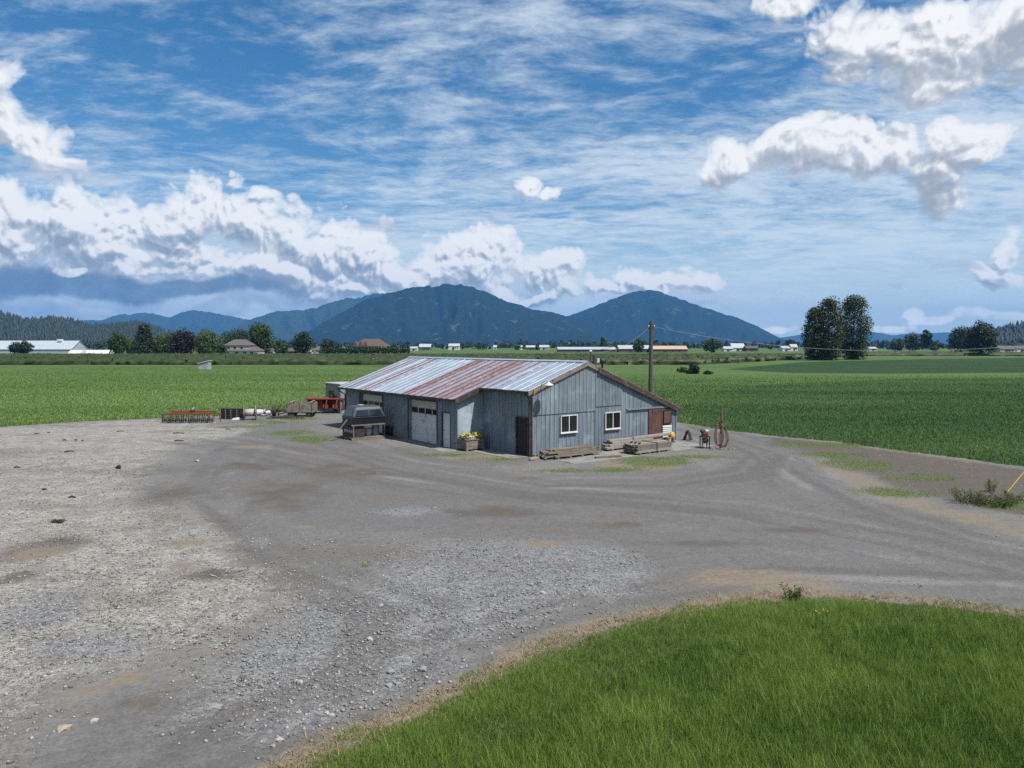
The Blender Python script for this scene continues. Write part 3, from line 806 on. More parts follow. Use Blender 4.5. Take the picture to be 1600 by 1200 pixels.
ho, HV = mountain('hill_left', [(-600, 470), (-300, 484), (-120, 480), (-30, 479), (0, 487), (25, 494), (45, 498), (60, 497), (80, 494), (100, 496), (118, 500), (135, 507), (165, 506), (195, 504), (215, 501), (232, 506), (250, 513), (275, 521), (310, 531), (350, 538)], 2600, 900, (0.016, 0.026, 0.015), (0.050, 0.060, 0.038), 2, 0.06, 40)
hr, HRV = mountain('hill_right', [(1490, 538), (1520, 530), (1545, 522), (1560, 515), (1580, 508), (1600, 505), (1700, 490), (1900, 478), (2100, 480)], 2300, 500, (0.026, 0.046, 0.022), (0.05, 0.075, 0.035), 3, 0.05, 30)
def hill_woods(name, V, n, label, hs, rows):
    """pointed crowns standing all over a hill: countless"""
    r = RNG.integers(rows[0], rows[1], n); c = RNG.integers(0, V.shape[1] - 1, n)
    f = RNG.random(n)[:, None]
    p = V[r, c] * (1 - f) + V[r, c + 1] * f
    p[:, 1] += RNG.random(n) * 20
    h = hs[0] + (hs[1] - hs[0]) * RNG.random(n)
    w = h * (0.22 + 0.16 * RNG.random(n))
    k = 6
    ang = np.arange(k) * 2 * np.pi / k
    ring = lambda s, zz: np.stack([p[:, None, 0] + np.cos(ang) * (w * s)[:, None] * (0.7 + 0.6 * RNG.random((n, k))), p[:, None, 1] + np.sin(ang) * (w * s)[:, None], np.repeat((p[:, 2] + h * zz)[:, None], k, 1)], -1)
    VV = np.concatenate([ring(1.0, 0.08 + 0 * h), ring(0.62, 0.5 + 0 * h), np.stack([p[:, 0], p[:, 1], p[:, 2] + h], -1)[:, None]], 1)
    f1 = [(i, (i + 1) % k, k + i) for i in range(k)] + [((i + 1) % k, k + (i + 1) % k, k + i) for i in range(k)] + [(k + i, k + (i + 1) % k, 2 * k) for i in range(k)]
    Fc = np.array(f1)[None] + (np.arange(n) * (2 * k + 1))[:, None, None]
    o = kind(obj(name, mesh_np(name, VV.reshape(-1, 3), Fc.reshape(-1, 3), np.repeat(RNG.random(n), 2 * k + 1)), leaf_mat('hill_foliage', (0.008, 0.015, 0.009), (0.022, 0.032, 0.016), 0.0)), 'stuff')
    return tag(o, label, 'forest')
hill_woods('hill_forest', HV, 9000, 'dark mixed forest covering the low hill far left', (6, 17), (4, 31))
hill_woods('slope_forest', HRV, 2600, 'dark conifer forest on the slope at the far right edge', (10, 22), (4, 24))

# ================================================================== THE SHED
TH = math.radians(37)
A0 = G(831, 714.5)
GZ = 0.03                                                   # top of the yard sheet
def SH2W(x, y, z=0.0):
    return Vector((A0[0] + x * math.cos(TH) - y * math.sin(TH), A0[1] + x * math.sin(TH) + y * math.cos(TH), z))
def corrugated(name, base, rust, rough, stretch, metal=0.0, weather=0.35, hue=None):
    """painted or galvanised sheet metal; object colour red channel = how rusty this sheet is, green = rust along its lap"""
    m, nt, b = new_mat(name)
    N, L = nt.nodes, nt.links
    tc = N.new('ShaderNodeTexCoord')
    oi = N.new('ShaderNodeObjectInfo')
    sc = N.new('ShaderNodeSeparateColor'); L.new(oi.outputs['Color'], sc.inputs[0])
    def nz(s, st, det=6, rough=0.6):
        mp = N.new('ShaderNodeMapping'); mp.inputs['Scale'].default_value = st
        L.new(tc.outputs['Object'], mp.inputs[0])
        q = N.new('ShaderNodeTexNoise'); q.inputs['Scale'].default_value = s; q.inputs['Detail'].default_value = det; q.inputs['Roughness'].default_value = rough
        L.new(mp.outputs[0], q.inputs['Vector']); return q.outputs[0]
    def mix(f, a, c):
        x = N.new('ShaderNodeMix'); x.data_type = 'RGBA'
        L.new(f, x.inputs[0])
        for i, q in ((6, a), (7, c)):
            if isinstance(q, tuple): x.inputs[i].default_value = q + (1,)
            else: L.new(q, x.inputs[i])
        return x.outputs[2]
    def mth(op, a, c, clamp=False):
        x = N.new('ShaderNodeMath'); x.operation = op; x.use_clamp = clamp
        for i, q in ((0, a), (1, c)):
            if isinstance(q, (int, float)): x.inputs[i].default_value = q
            else: L.new(q, x.inputs[i])
        return x.outputs[0]
    def ramp(v, lo, hi):
        r = N.new('ShaderNodeMapRange'); r.interpolation_type = 'SMOOTHSTEP'; r.inputs[1].default_value = lo; r.inputs[2].default_value = hi
        L.new(v, r.inputs[0]); return r.outputs[0]
    streak = nz(2.0, stretch, 7, 0.65)
    c = mix(ramp(streak, 0.3, 0.7), tuple(x * (1 - weather) for x in base), tuple(min(1, x * (1 + weather * 0.8)) for x in base))
    c = mix(ramp(nz(0.8, (1, 1, 1), 6, 0.6), 0.52, 0.75), c, tuple(min(1, x * 1.35 + 0.03) for x in base))
    # sheet-to-sheet difference
    rnd = mth('ADD', mth('MULTIPLY', oi.outputs['Random'], 0.24), 0.88)
    cm = N.new('ShaderNodeCombineColor')
    for i in range(3): L.new(rnd, cm.inputs[i])
    mu = N.new('ShaderNodeMix'); mu.data_type = 'RGBA'; mu.blend_type = 'MULTIPLY'; mu.inputs[0].default_value = 1.0
    L.new(c, mu.inputs[6]); L.new(cm.outputs[0], mu.inputs[7])
    c = mu.outputs[2]
    lap = N.new('ShaderNodeAttribute'); lap.attribute_name = 'tint'
    rn = nz(3.0, stretch, 8, 0.7)
    amt = mth('ADD', mth('MULTIPLY', sc.outputs[0], 0.85), mth('MULTIPLY', lap.outputs['Fac'], sc.outputs[1]))
    rm = ramp(mth('ADD', amt, mth('MULTIPLY', mth('SUBTRACT', rn, 0.5), 1.5)), 0.42, 0.72)
    c = mix(rm, c, mix(nz(9.0, (1, 1, 1), 4), rust, tuple(x * 1.7 for x in rust)))
    L.new(c, b.inputs['Base Color'])
    b.inputs['Roughness'].default_value = rough
    b.inputs['Metallic'].default_value = metal
    L.new(mth('ADD', mth('MULTIPLY', rm, 0.45), rough, True), b.inputs['Roughness'])
    return m
RUST = (0.100, 0.034, 0.025)
M_WALL = corrugated('blue_grey_siding', (0.136, 0.168, 0.195), RUST, 0.5, (3.0, 3.0, 0.25), weather=0.25)
M_ROOF = corrugated('galvanised_roofing', (0.235, 0.280, 0.335), RUST, 0.48, (1.2, 4.0, 1.2), metal=0.12, weather=0.10)
M_BACK = mat('shed_core', (0.05, 0.05, 0.05), 0.9)
M_DARKTRIM = mat('dark_brown_trim', (0.055, 0.038, 0.033), 0.6, var=0.4, scale=4, stain=(0.10, 0.085, 0.075))
M_GREYWOOD = mat('weathered_grey_wood', (0.235, 0.205, 0.180), 0.85, var=0.4, scale=6, stretch=(1, 1, 1), bump=0.4, stain=(0.11, 0.09, 0.075))
M_WHITE = mat('white_paint', (0.66, 0.67, 0.68), 0.45, var=0.06, scale=2, stain=(0.42, 0.41, 0.38), stain_amt=0.35, k=0.78)
M_CREAM = mat('cream_paint', (0.58, 0.54, 0.47), 0.5, var=0.08, scale=2, stain=(0.36, 0.33, 0.28), stain_amt=0.35)
M_BLACK = mat('black_rubber', (0.018, 0.018, 0.020), 0.6, var=0.4, scale=8)
M_CONC = mat('grey_concrete', (0.26, 0.25, 0.235), 0.85, var=0.22, scale=2.5, bump=0.3, stain=(0.15, 0.14, 0.13), stain_amt=0.5)
M_BROWN = mat('brown_board', (0.125, 0.058, 0.050), 0.75, var=0.3, scale=4, stain=(0.075, 0.04, 0.035))
M_DKDOOR = mat('dark_brown_door', (0.030, 0.017, 0.015), 0.7, var=0.4, scale=5)
def glass_mat():
    m, nt, b = new_mat('dark_window_glass')
    b.inputs['Base Color'].default_value = (0.010, 0.012, 0.014, 1)
    b.inputs['Roughness'].default_value = 0.06
    b.inputs['Specular IOR Level'].default_value = 0.6
    n = nt.nodes.new('ShaderNodeTexNoise'); n.inputs['Scale'].default_value = 2.0
    bp = nt.nodes.new('ShaderNodeBump'); bp.inputs['Strength'].default_value = 0.06
    nt.links.new(n.outputs[0], bp.inputs['Height']); nt.links.new(bp.outputs[0], b.inputs['Normal'])
    return m
M_GLASS = glass_mat()

shed = thing('metal_shed', 'long blue grey metal shed with rust streaked roof in the middle of the gravel yard', 'shed', (A0[0], A0[1], 0.0), TH)
RX, RZ = 3.9, 5.10                                         # ridge line
SL, SR = 0.36, 0.378                                       # fall of the left and right roof slopes
LEN, XR, XA, YA = 19.85, 11.6, -1.74, 4.65                 # length, right wall, annex front wall, annex start
roof_z = lambda x: RZ - (RX - x) * SL if x < RX else RZ - (x - RX) * SR
# --- core bodies that the cladding hangs on
def core(name, poly, y0, y1):
    return MB().prism([(x, y0, z) for x, z in poly], (0, y1 - y0, 0)).build(name, M_BACK, shed)
o = 0.16
core('wall_core', [(0.06, 0.0), (XR - 0.06, 0.0), (XR - 0.06, roof_z(XR) - o), (RX, RZ - o), (0.06, roof_z(0.06) - o)], 0.06, LEN - 0.06)
# --- siding
def siding_profile(w, rib=0.30):
    pts = []
    n = max(1, round(w / rib)); r = w / n
    for i in range(n):
        x0 = i * r
        pts += [(x0, 0.0), (x0 + 0.018, 0.030), (x0 + 0.050, 0.030), (x0 + 0.068, 0.0)]
        pts += [(x0 + r * 0.62, 0.0), (x0 + r * 0.62 + 0.008, 0.008), (x0 + r * 0.62 + 0.024, 0.0)]
    pts.append((w, 0.0))
    return pts
def siding(parent, origin, along, normal, w, z0, top, name='wall_sheet', rust=0.0, m=None):
    """one sheet: origin is its lower left corner on the wall plane, top(s) the height at distance s"""
    origin, along, normal = Vector(origin), Vector(along), Vector(normal)
    vs, fs = [], []
    pr = siding_profile(w)
    for s, d in pr:
        p = origin + along * s + normal * d
        vs += [(p.x, p.y, z0), (p.x, p.y, top(s))]
    for i in range(len(pr) - 1):
        fs.append((2 * i, 2 * i + 2, 2 * i + 3, 2 * i + 1))
    ob = MB().add(vs, fs).build(name, m or M_WALL, parent)
    ob.color = (rust, 0, 0, 1)
    return ob
random.seed(3)
# gable end
gable = MB().prism([(0.0, 0.0, 0.0), (XR, 0, 0), (XR, 0, roof_z(XR) - 0.13), (RX, 0, RZ - 0.13), (0, 0, roof_z(0) - 0.13)], (0, 0.05, 0)).build('gable_wall', M_WALL, shed)
gt = lambda x: roof_z(x) - 0.12
def gable_sheets(x0, x1, z0, z1, proud):
    n = max(1, round((x1 - x0) / 0.9)); w = (x1 - x0) / n
    for i in range(n):
        a = x0 + i * w
        if z1 is None and a < RX < a + w - 0.05 and RX > a + 0.05:
            siding(gable, (a, -proud, 0), (1, 0, 0), (0, -1, 0), RX - a, z0, lambda s, a=a: gt(a + s))
            siding(gable, (RX, -proud, 0), (1, 0, 0), (0, -1, 0), a + w - RX, z0, lambda s: gt(RX + s))
        else:
            siding(gable, (a, -proud, 0), (1, 0, 0), (0, -1, 0), w, z0, (lambda s: z1) if z1 is not None else (lambda s, a=a: gt(a + s)), rust=random.choice([0, 0, 0, 0.08]))
gable_sheets(0.0, 4.6, 0.06, 2.34, 0.004)
gable_sheets(0.0, 4.6, 2.26, None, 0.045)
gable_sheets(4.6, 6.75, 0.06, 2.55, 0.020)
gable_sheets(4.6, 6.75, 2.50, None, 0.058)
gable_sheets(6.75, XR, 0.06, None, 0.010)
# recessed side wall beside the brown door (main block, left of the gable)
side = MB().box(0.0, 0.05, 0.05, YA, 0, roof_z(0) - 0.13).build('side_wall', M_WALL, shed)
for a, b_ in ((0.30, 0.30), (1.30, 2.15), (2.15, 3.0), (3.0, 3.85), (3.85, YA)):
    if b_ > a: siding(side, (-0.003, b_, 0), (0, -1, 0), (-1, 0, 0), b_ - a, 0.05, lambda s: roof_z(0) - 0.15)
siding(side, (-0.003, 1.30, 0), (0, -1, 0), (-1, 0, 0), 1.30 - 0.02, 2.10, lambda s: roof_z(0) - 0.15)
siding(side, (-0.003, 0.30, 0), (0, -1, 0), (-1, 0, 0), 0.28, 0.05, lambda s: 2.10)
bd = MB().box(-0.015, -0.004, 0.32, 1.28, 0.04, 2.06).build('side_door', M_DKDOOR, shed)
f = MB()
for y0, y1, z0, z1 in ((0.24, 0.32, 0.02, 2.14), (1.28, 1.36, 0.02, 2.14), (0.32, 1.28, 2.06, 2.14)): f.box(-0.075, -0.005, y0, y1, z0, z1)
f.build('door_frame', M_DARKTRIM, bd)
for z0, z1 in ((0.2, 0.95), (1.1, 1.9)): MB().box(-0.030, -0.016, 0.45, 1.15, z0, z1).build('door_panel', M_DKDOOR, bd, bevel=0.008)
MB().lathe([(0.0, 0), (0.03, 0.0), (0.035, 0.03), (0.0, 0.05)], 10, (-0.016, 1.2, 1.0), 'x').build('door_handle', M_DARKTRIM, bd)
# annex: front wall with two garage doors and a white door, its end wall
D1, D2, DH = (YA + 2.28, YA + 5.72), (YA + 9.3, YA + 12.75), 2.62
MD = (YA + 0.72, YA + 1.70)
annex = MB().prism([(XA + 0.30, YA + 0.05, 0), (0.06, YA + 0.05, 0), (0.06, YA + 0.05, roof_z(0.06) - o), (XA + 0.30, YA + 0.05, roof_z(XA + 0.3) - o)], (0, LEN - YA - 0.1, 0)).build('annex_core', M_BACK, shed)
front = MB()
wt = roof_z(XA) - 0.13
for a, b_ in ((YA, MD[0]), (MD[1], D1[0]), (D1[1], D2[0]), (D2[1], LEN)): front.box(XA + 0.004, XA + 0.28, a, b_, 0, wt)
for a, b_ in (MD, D1, D2): front.box(XA + 0.004, XA + 0.28, a, b_, 2.10 if a == MD[0] else DH, wt)
front = front.build('annex_wall', M_WALL, shed)
def wall_run(a, b_, z0=0.34):
    n = max(1, round((b_ - a) / 0.9)); w = (b_ - a) / n
    for i in range(n):
        siding(front, (XA, a + (i + 1) * w, 0), (0, -1, 0), (-1, 0, 0), w, z0, lambda s: wt)
for a, b_ in ((YA, MD[0]), (MD[1], D1[0]), (D1[1], D2[0]), (D2[1], LEN)): wall_run(a, b_)
wall_run(*MD, 2.12); wall_run(*D1, DH + 0.03); wall_run(*D2, DH + 0.03)
for a, b_ in ((YA - 0.02, MD[0] - 0.06), (MD[1] + 0.06, D1[0] - 0.08), (D1[1] + 0.08, D2[0] - 0.08), (D2[1] + 0.08, LEN + 0.02)): MB().box(XA - 0.05, XA + 0.003, a, b_, 0.0, 0.36).build('concrete_footing', M_CONC, shed)
def garage_door(y0, y1, name_m):
    dx = XA + 0.20
    root = MB().box(dx + 0.035, dx + 0.07, y0 + 0.02, y1 - 0.02, 0.03, DH).build('garage_door', name_m, shed)
    n = 6; hh = (DH - 0.05) / n
    for i in range(n):
        z0 = 0.04 + i * hh; z1 = z0 + hh - 0.012
        if i == 4:
            p = MB()
            k = 4; ww = (y1 - y0 - 0.04) / k
            p.box(dx, dx + 0.034, y0 + 0.02, y1 - 0.02, z0, z0 + 0.05); p.box(dx, dx + 0.034, y0 + 0.02, y1 - 0.02, z1 - 0.04, z1)
            for j in range(k + 1):
                yy = y0 + 0.02 + j * ww
                p.box(dx, dx + 0.034, max(y0 + 0.02, yy - 0.035), min(y1 - 0.02, yy + 0.035), z0 + 0.0501, z1 - 0.0401)
            p.build('window_section', M_CREAM, root)
            for j in range(k):
                yy = y0 + 0.02 + j * ww
                MB().box(dx + 0.018, dx + 0.030, yy + 0.036, yy + ww - 0.036, z0 + 0.051, z1 - 0.041).build('pane', M_GLASS, root)
        else:
            p = MB().box(dx, dx + 0.034, y0 + 0.02, y1 - 0.02, z0, z1)
            p.box(dx - 0.012, dx - 0.0005, y0 + 0.05, y1 - 0.05, z0 + hh * 0.30, z0 + hh * 0.36)
            p.box(dx - 0.012, dx - 0.0005, y0 + 0.05, y1 - 0.05, z0 + hh * 0.64, z0 + hh * 0.70)
            p.build('door_section', M_CREAM if i == 5 else name_m, root)
    fr = MB()
    for a, b_, c0, c1 in ((y0 - 0.09, y0, 0, DH + 0.09), (y1, y1 + 0.09, 0, DH + 0.09), (y0, y1, DH, DH + 0.09)): fr.box(XA - 0.040, XA + 0.19, a + 0.001, b_ - 0.001, c0, c1)
    fr.build('door_frame', M_DARKTRIM, root)
    return root
garage_door(*D1, M_WHITE)
garage_door(*D2, M_CREAM)
dr = MB().box(XA + 0.05, XA + 0.09, MD[0] + 0.06, MD[1] - 0.06, 0.04, 2.05).build('entry_door', M_WHITE, shed)
f = MB()
for y0, y1, z0, z1 in ((MD[0] - 0.02, MD[0] + 0.06, 0.0, 2.13), (MD[1] - 0.06, MD[1] + 0.02, 0.0, 2.13), (MD[0] + 0.06, MD[1] - 0.06, 2.05, 2.13)): f.box(XA - 0.034, XA + 0.12, y0, y1, z0, z1)
f.build('door_frame', M_DARKTRIM, dr)
MB().lathe([(0.0, 0), (0.022, 0.0), (0.018, 0.03), (0.034, 0.05), (0.0, 0.075)][::-1], 10, (XA - 0.03, MD[1] - 0.16, 1.0), 'x').build('door_handle', mat('brass', (0.35, 0.28, 0.15), 0.35, 0.9), dr)
endw = MB().prism([(XA + 0.002, YA - 0.001, 0), (-0.012, YA - 0.001, 0), (-0.012, YA - 0.001, roof_z(0) - 0.13), (XA + 0.002, YA - 0.001, wt)], (0, 0.05, 0)).build('annex_end_wall', M_WALL, shed)
M_PALE = corrugated('pale_panel', (0.23, 0.275, 0.315), RUST, 0.55, (2, 2, 0.4), weather=0.12)
for i, (a, b_) in enumerate(((XA + 0.02, -0.80), (-0.79, -0.02))):
    pts = [(a, YA - 0.02, 0.05), (b_, YA - 0.02, 0.05), (b_, YA - 0.02, roof_z(b_) - 0.55 if i == 0 else roof_z(b_) - 0.16), (a, YA - 0.02, roof_z(a) - 0.55 if i == 0 else roof_z(a) - 0.16)]
    MB().prism(pts, (0, 0.017, 0)).build('wall_panel', M_PALE, endw)
siding(endw, (XA + 0.02, YA - 0.026, 0), (1, 0, 0), (0, -1, 0), 0.95, roof_z(XA) - 0.52, lambda s: roof_z(XA + 0.02 + s) - 0.15, m=M_PALE)
MB().box(XA - 0.055, XA + 0.0, YA - 0.055, YA - 0.003, 0, wt).build('corner_trim', M_WALL, shed)
MB().box(-0.075, -0.004, -0.075, -0.004, 0.02, roof_z(0) - 0.16).build('corner_trim', M_DARKTRIM, shed)
MB().box(XR - 0.02, XR + 0.05, -0.06, 0.05, 0, roof_z(XR) - 0.15).build('corner_trim', M_WALL, shed)
# far walls, not seen from the yard
bk = MB().box(XR - 0.05, XR + 0.001, 0.06, LEN, 0, roof_z(XR) - 0.13)
bk.prism([(XA, LEN, 0), (XR, LEN, 0), (XR, LEN, roof_z(XR) - 0.13), (RX, LEN, RZ - 0.13), (XA, LEN, wt)], (0, -0.05, 0))
bk.build('back_wall', M_WALL, shed)
# --- windows of the gable
def window(x0, x1, z0, z1, proud):
    y = -proud
    wn = MB()
    t = 0.048
    for a, b_, c0, c1 in ((x0, x0 + t, z0, z1), (x1 - t, x1, z0, z1), (x0 + t, x1 - t, z1 - t, z1), (x0 + t, x1 - t, z0, z0 + t)): wn.box(a, b_, y - 0.075, y, c0, c1)
    wn = wn.build('window', M_WHITE, shed)
    mid = (x0 + x1) / 2
    MB().box(mid - 0.025, mid + 0.025, y - 0.065, y - 0.004, z0 + t, z1 - t).build('mullion', M_WHITE, wn)
    for a, b_ in ((x0 + t, mid - 0.025), (mid + 0.025, x1 - t)): MB().box(a, b_, y - 0.045, y - 0.036, z0 + t, z1 - t).build('pane', M_GLASS, wn)
    MB().box(x0 - 0.03, x1 + 0.03, y - 0.11, y - 0.001, z0 - 0.045, z0 - 0.001).build('window_sill', M_WHITE, wn)
window(1.97, 3.20, 1.17, 2.14, 0.036)
window(5.36, 6.60, 1.14, 2.13, 0.052)
# --- sliding door, its track, the shutter and the louvre
MB().box(7.15, 11.05, -0.13, -0.045, 2.16, 2.25).build('door_track', M_WALL, shed)
sd = MB().box(9.05, 11.02, -0.082, -0.045, 0.10, 2.14).build('sliding_door', M_BROWN, shed)
for i in range(7): MB().box(9.06 + i * 0.28, 9.06 + i * 0.28 + 0.262, -0.100, -0.083, 0.12, 2.12).build('board', M_BROWN, sd)
for x in (9.35, 10.7): MB().box(x, x + 0.06, -0.118, -0.101, 1.95, 2.32).build('door_hanger', M_DARKTRIM, sd)
sh = MB().box(10.32, 11.03, -0.145, -0.103, 1.17, 2.0).build('shutter', M_BROWN, shed)
for a, b_, c0, c1 in ((10.30, 10.37, 1.15, 2.02), (10.98, 11.05, 1.15, 2.02), (10.37, 10.98, 1.15, 1.21), (10.37, 10.98, 1.96, 2.02)): MB().box(a, b_, -0.165, -0.146, c0, c1).build('shutter_batten', M_DKDOOR, sh)
lv = MB().box(10.25, 11.06, -0.118, -0.103, 0.30, 1.08).build('louvre', M_DKDOOR, shed)
for i in range(6): MB().prism([(10.24, -0.119, 0.34 + i * 0.125), (10.24, -0.175, 0.31 + i * 0.125), (10.24, -0.175, 0.385 + i * 0.125), (10.24, -0.119, 0.41 + i * 0.125)], (0.83, 0, 0)).build('slat', M_WHITE, lv)
# --- roof: a sheet of metal at a time
def roof_sheet(parent, y0, y1, xa, xb, lift, rust, lap, name='roof_sheet'):
    w = y1 - y0
    pr = [(0.0, 0.0), (0.015, 0.032), (0.045, 0.032), (0.06, 0.0)]
    for k in (1, 2): pr += [(w * k / 3 - 0.012, 0.0), (w * k / 3, 0.012), (w * k / 3 + 0.012, 0.0)]
    pr += [(w, 0.0)]
    V, F, T = [], [], []
    cuts = 6
    for i in range(cuts + 1):
        x = xa + (xb - xa) * i / cuts
        for s, d in pr:
            V.append((x, y0 + s, roof_z(x) + lift + d + 0.006 * math.sin(i * 1.7 + y0 * 3)))
            T.append(1.0 if s < 0.07 else 0.15 * (1 - abs(s - w) / w))
    n = len(pr)
    sgn = 1 if xb > xa else -1
    for i in range(cuts):
        for k in range(n - 1):
            q = (i * n + k, (i + 1) * n + k, (i + 1) * n + k + 1, i * n + k + 1)
            F.append(q if sgn > 0 else q[::-1])
    me = mesh_np(name, V, F, T)
    ob = obj(name, me, M_ROOF, parent)
    ob.color = (rust, lap, 0, 1)
    return ob
deck = MB().prism([(XA - 0.30, YA - 0.28, roof_z(XA - 0.30) - 0.06), (RX, YA - 0.28, RZ - 0.06), (RX, YA - 0.28, RZ - 0.13), (XA - 0.30, YA - 0.28, roof_z(XA - 0.30) - 0.13)], (0, LEN + 0.55 - YA + 0.28, 0))
deck.prism([(-0.32, -0.11, roof_z(-0.32) - 0.06), (RX, -0.11, RZ - 0.06), (RX, -0.11, RZ - 0.13), (-0.32, -0.11, roof_z(-0.32) - 0.13)], (0, YA - 0.281 + 0.11, 0))
deck.prism([(XR + 0.32, -0.11, roof_z(XR + 0.32) - 0.06), (XR + 0.32, -0.11, roof_z(XR + 0.32) - 0.13), (RX, -0.11, RZ - 0.13), (RX, -0.11, RZ - 0.06)], (0, LEN + 0.66, 0))
roof = deck.build('roof', M_DARKTRIM, shed)
random.seed(21)
NS = 27; y_end = LEN + 0.58; y_beg = -0.13
ws = (y_end - y_beg) / NS
RUSTY = {4: (0.05, 0.6), 5: (0.20, 0.9), 6: (0.44, 1.0), 7: (0.60, 1.0), 8: (0.55, 1.0), 9: (0.44, 1.0), 10: (0.52, 1.0), 11: (0.44, 1.0), 12: (0.52, 1.0), 13: (0.64, 1.0), 14: (0.16, 0.8), 15: (0.0, 0.4), 16: (0.0, 0.3), 20: (0.0, 0.6), 22: (0.06, 0.9), 24: (0.18, 1.0), 25: (0.10, 0.9), 26: (0.38, 1.0)}
for i in range(NS):
    a = y_beg + i * ws
    r, l = RUSTY.get(i, (0.0, 0.30))
    xe = -0.36 if a + ws * 0.5 < YA - 0.28 else XA - 0.36
    if i == 21:      # the sheet that has rusted right through
        roof_sheet(roof, a, a + ws * 0.45, xe, RX, 0.0, 1.0, 1.0)
        roof_sheet(roof, a + ws * 0.45, a + ws, xe, RX, 0.0, 0.05, 0.4)
    else:
        roof_sheet(roof, a, a + ws, xe, RX, 0.003 * (i % 2), r, l)
    roof_sheet(roof, a, a + ws, XR + 0.36, RX, 0.003 * (i % 2), random.choice([0, 0.1, 0.3]), 0.7)
cap = MB()
for s in (-1, 1):
    xe = RX + s * 0.22
    cap.prism([(RX, y_beg, RZ + 0.045), (xe, y_beg, roof_z(xe) + 0.045), (xe, y_beg, roof_z(xe) + 0.052), (RX, y_beg, RZ + 0.055)], (0, y_end - y_beg, 0))
cap.build('ridge_cap', M_ROOF, roof).color = (0.1, 0.2, 0, 1)
def barge(x0, x1, y, m, h, t=0.045, dz=0.0):
    return MB().prism([(x0, y, roof_z(x0) + 0.01 + dz), (x1, y, roof_z(x1) + 0.01 + dz), (x1, y, roof_z(x1) - h + dz), (x0, y, roof_z(x0) - h + dz)], (0, -t, 0)).build('barge_board', m, roof)
barge(-0.36, RX, y_beg + 0.01, M_GREYWOOD, 0.24)
barge(RX + 0.002, 5.0, y_beg + 0.01, M_GREYWOOD, 0.24)
barge(4.75, XR + 0.40, y_beg - 0.037, M_DARKTRIM, 0.30, 0.05, -0.03)
barge(XA - 0.36, -0.02, YA - 0.29, M_DARKTRIM, 0.26)
barge(XA - 0.36, RX, y_end + 0.045, M_DARKTRIM, 0.2)
barge(RX, XR + 0.36, y_end + 0.045, M_DARKTRIM, 0.2)
# gutters and downpipes
def gutter(x, y0, y1, z):
    pr = [(0, 0.05), (0.0, -0.06), (-0.03, -0.085), (-0.09, -0.085), (-0.12, -0.06), (-0.12, 0.05), (-0.108, 0.05), (-0.108, -0.055), (-0.012, -0.055), (-0.012, 0.05)]
    return MB().prism([(x + a, y0, z + b_) for a, b_ in pr], (0, y1 - y0, 0)).build('gutter', M_DARKTRIM, roof)
gutter(XA - 0.33, YA - 0.30, y_end, roof_z(XA - 0.33) - 0.06)
gutter(-0.33, y_beg - 0.02, YA - 0.34, roof_z(-0.33) - 0.06)
MB().tube([(-0.40, 0.02, roof_z(-0.33) - 0.14), (-0.40, 0.02, 3.38), (-0.14, 0.02, 3.12), (-0.14, 0.02, 0.12)], 0.045, 8).build('downpipe', M_DARKTRIM, shed)
MB().tube([(XA - 0.39, LEN + 0.25, roof_z(XA - 0.33) - 0.14), (XA - 0.39, LEN + 0.25, 2.68), (XA - 0.10, LEN - 0.12, 2.42), (XA - 0.10, LEN - 0.12, 0.2)], 0.05, 8).build('downpipe', M_DARKTRIM, shed)
# yard lamp on the gable, rusty bracket beside it
lamp = MB().tube([(0.55, -0.06, 3.90), (0.55, -0.35, 4.08), (0.50, -0.72, 4.10), (0.50, -0.80, 4.05)], 0.022, 8).build('lamp_arm', M_WHITE, shed)
MB().lathe([(0.02, 0.06), (0.05, 0.05), (0.08, 0.0), (0.26, -0.10), (0.27, -0.115), (0.24, -0.11), (0.06, -0.02)], 20, (0.50, -0.80, 4.02)).build('lamp_shade', mat('lamp_enamel', (0.62, 0.63, 0.62), 0.35, var=0.1), lamp, 'auto')
MB().lathe([(0.0, -0.20), (0.05, -0.18), (0.06, -0.12), (0.04, -0.04)], 12, (0.50, -0.80, 4.02)).build('lamp_bulb', mat('frosted_bulb', (0.6, 0.6, 0.56), 0.3), lamp, True)
MB().box(-0.20, -0.02, -0.42, -0.34, 3.48, 3.66).box(-0.24, -0.16, -0.46, -0.30, 3.40, 3.52).build('rusty_bracket', mat('yellow_rust', (0.30, 0.20, 0.06), 0.8, var=0.5, scale=9), shed)
# service mast, meter box and vent on the far slope near the ridge
ms = MB().tube([(5.2, 1.0, 4.3), (5.2, 1.0, 5.62)], 0.05, 8).build('service_mast', M_BROWN, shed)
MB().lathe([(0.03, 0.0), (0.09, 0.03), (0.10, 0.08), (0.05, 0.14), (0.0, 0.15)], 10, (5.2, 1.0, 5.6)).build('mast_cap', M_CREAM, ms, True)
MB().box(5.42, 5.56, 0.9, 1.04, 4.4, 5.42).build('chimney_post', M_DARKTRIM, shed)
MB().box(5.60, 5.80, 0.85, 1.02, 5.0, 5.25).build('junction_box', mat('grey_box', (0.5, 0.5, 0.5), 0.5), shed, bevel=0.01)
fan = MB().lathe([(0.05, 0.0), (0.20, 0.02), (0.24, 0.12), (0.20, 0.28), (0.05, 0.32)], 12, (6.15, 1.0, 4.92)).build('roof_vent', M_BLACK, shed, True)
MB().tube([(6.15, 1.0, 4.1), (6.15, 1.0, 4.95)], 0.06, 8).build('vent_pipe', M_DARKTRIM, fan)
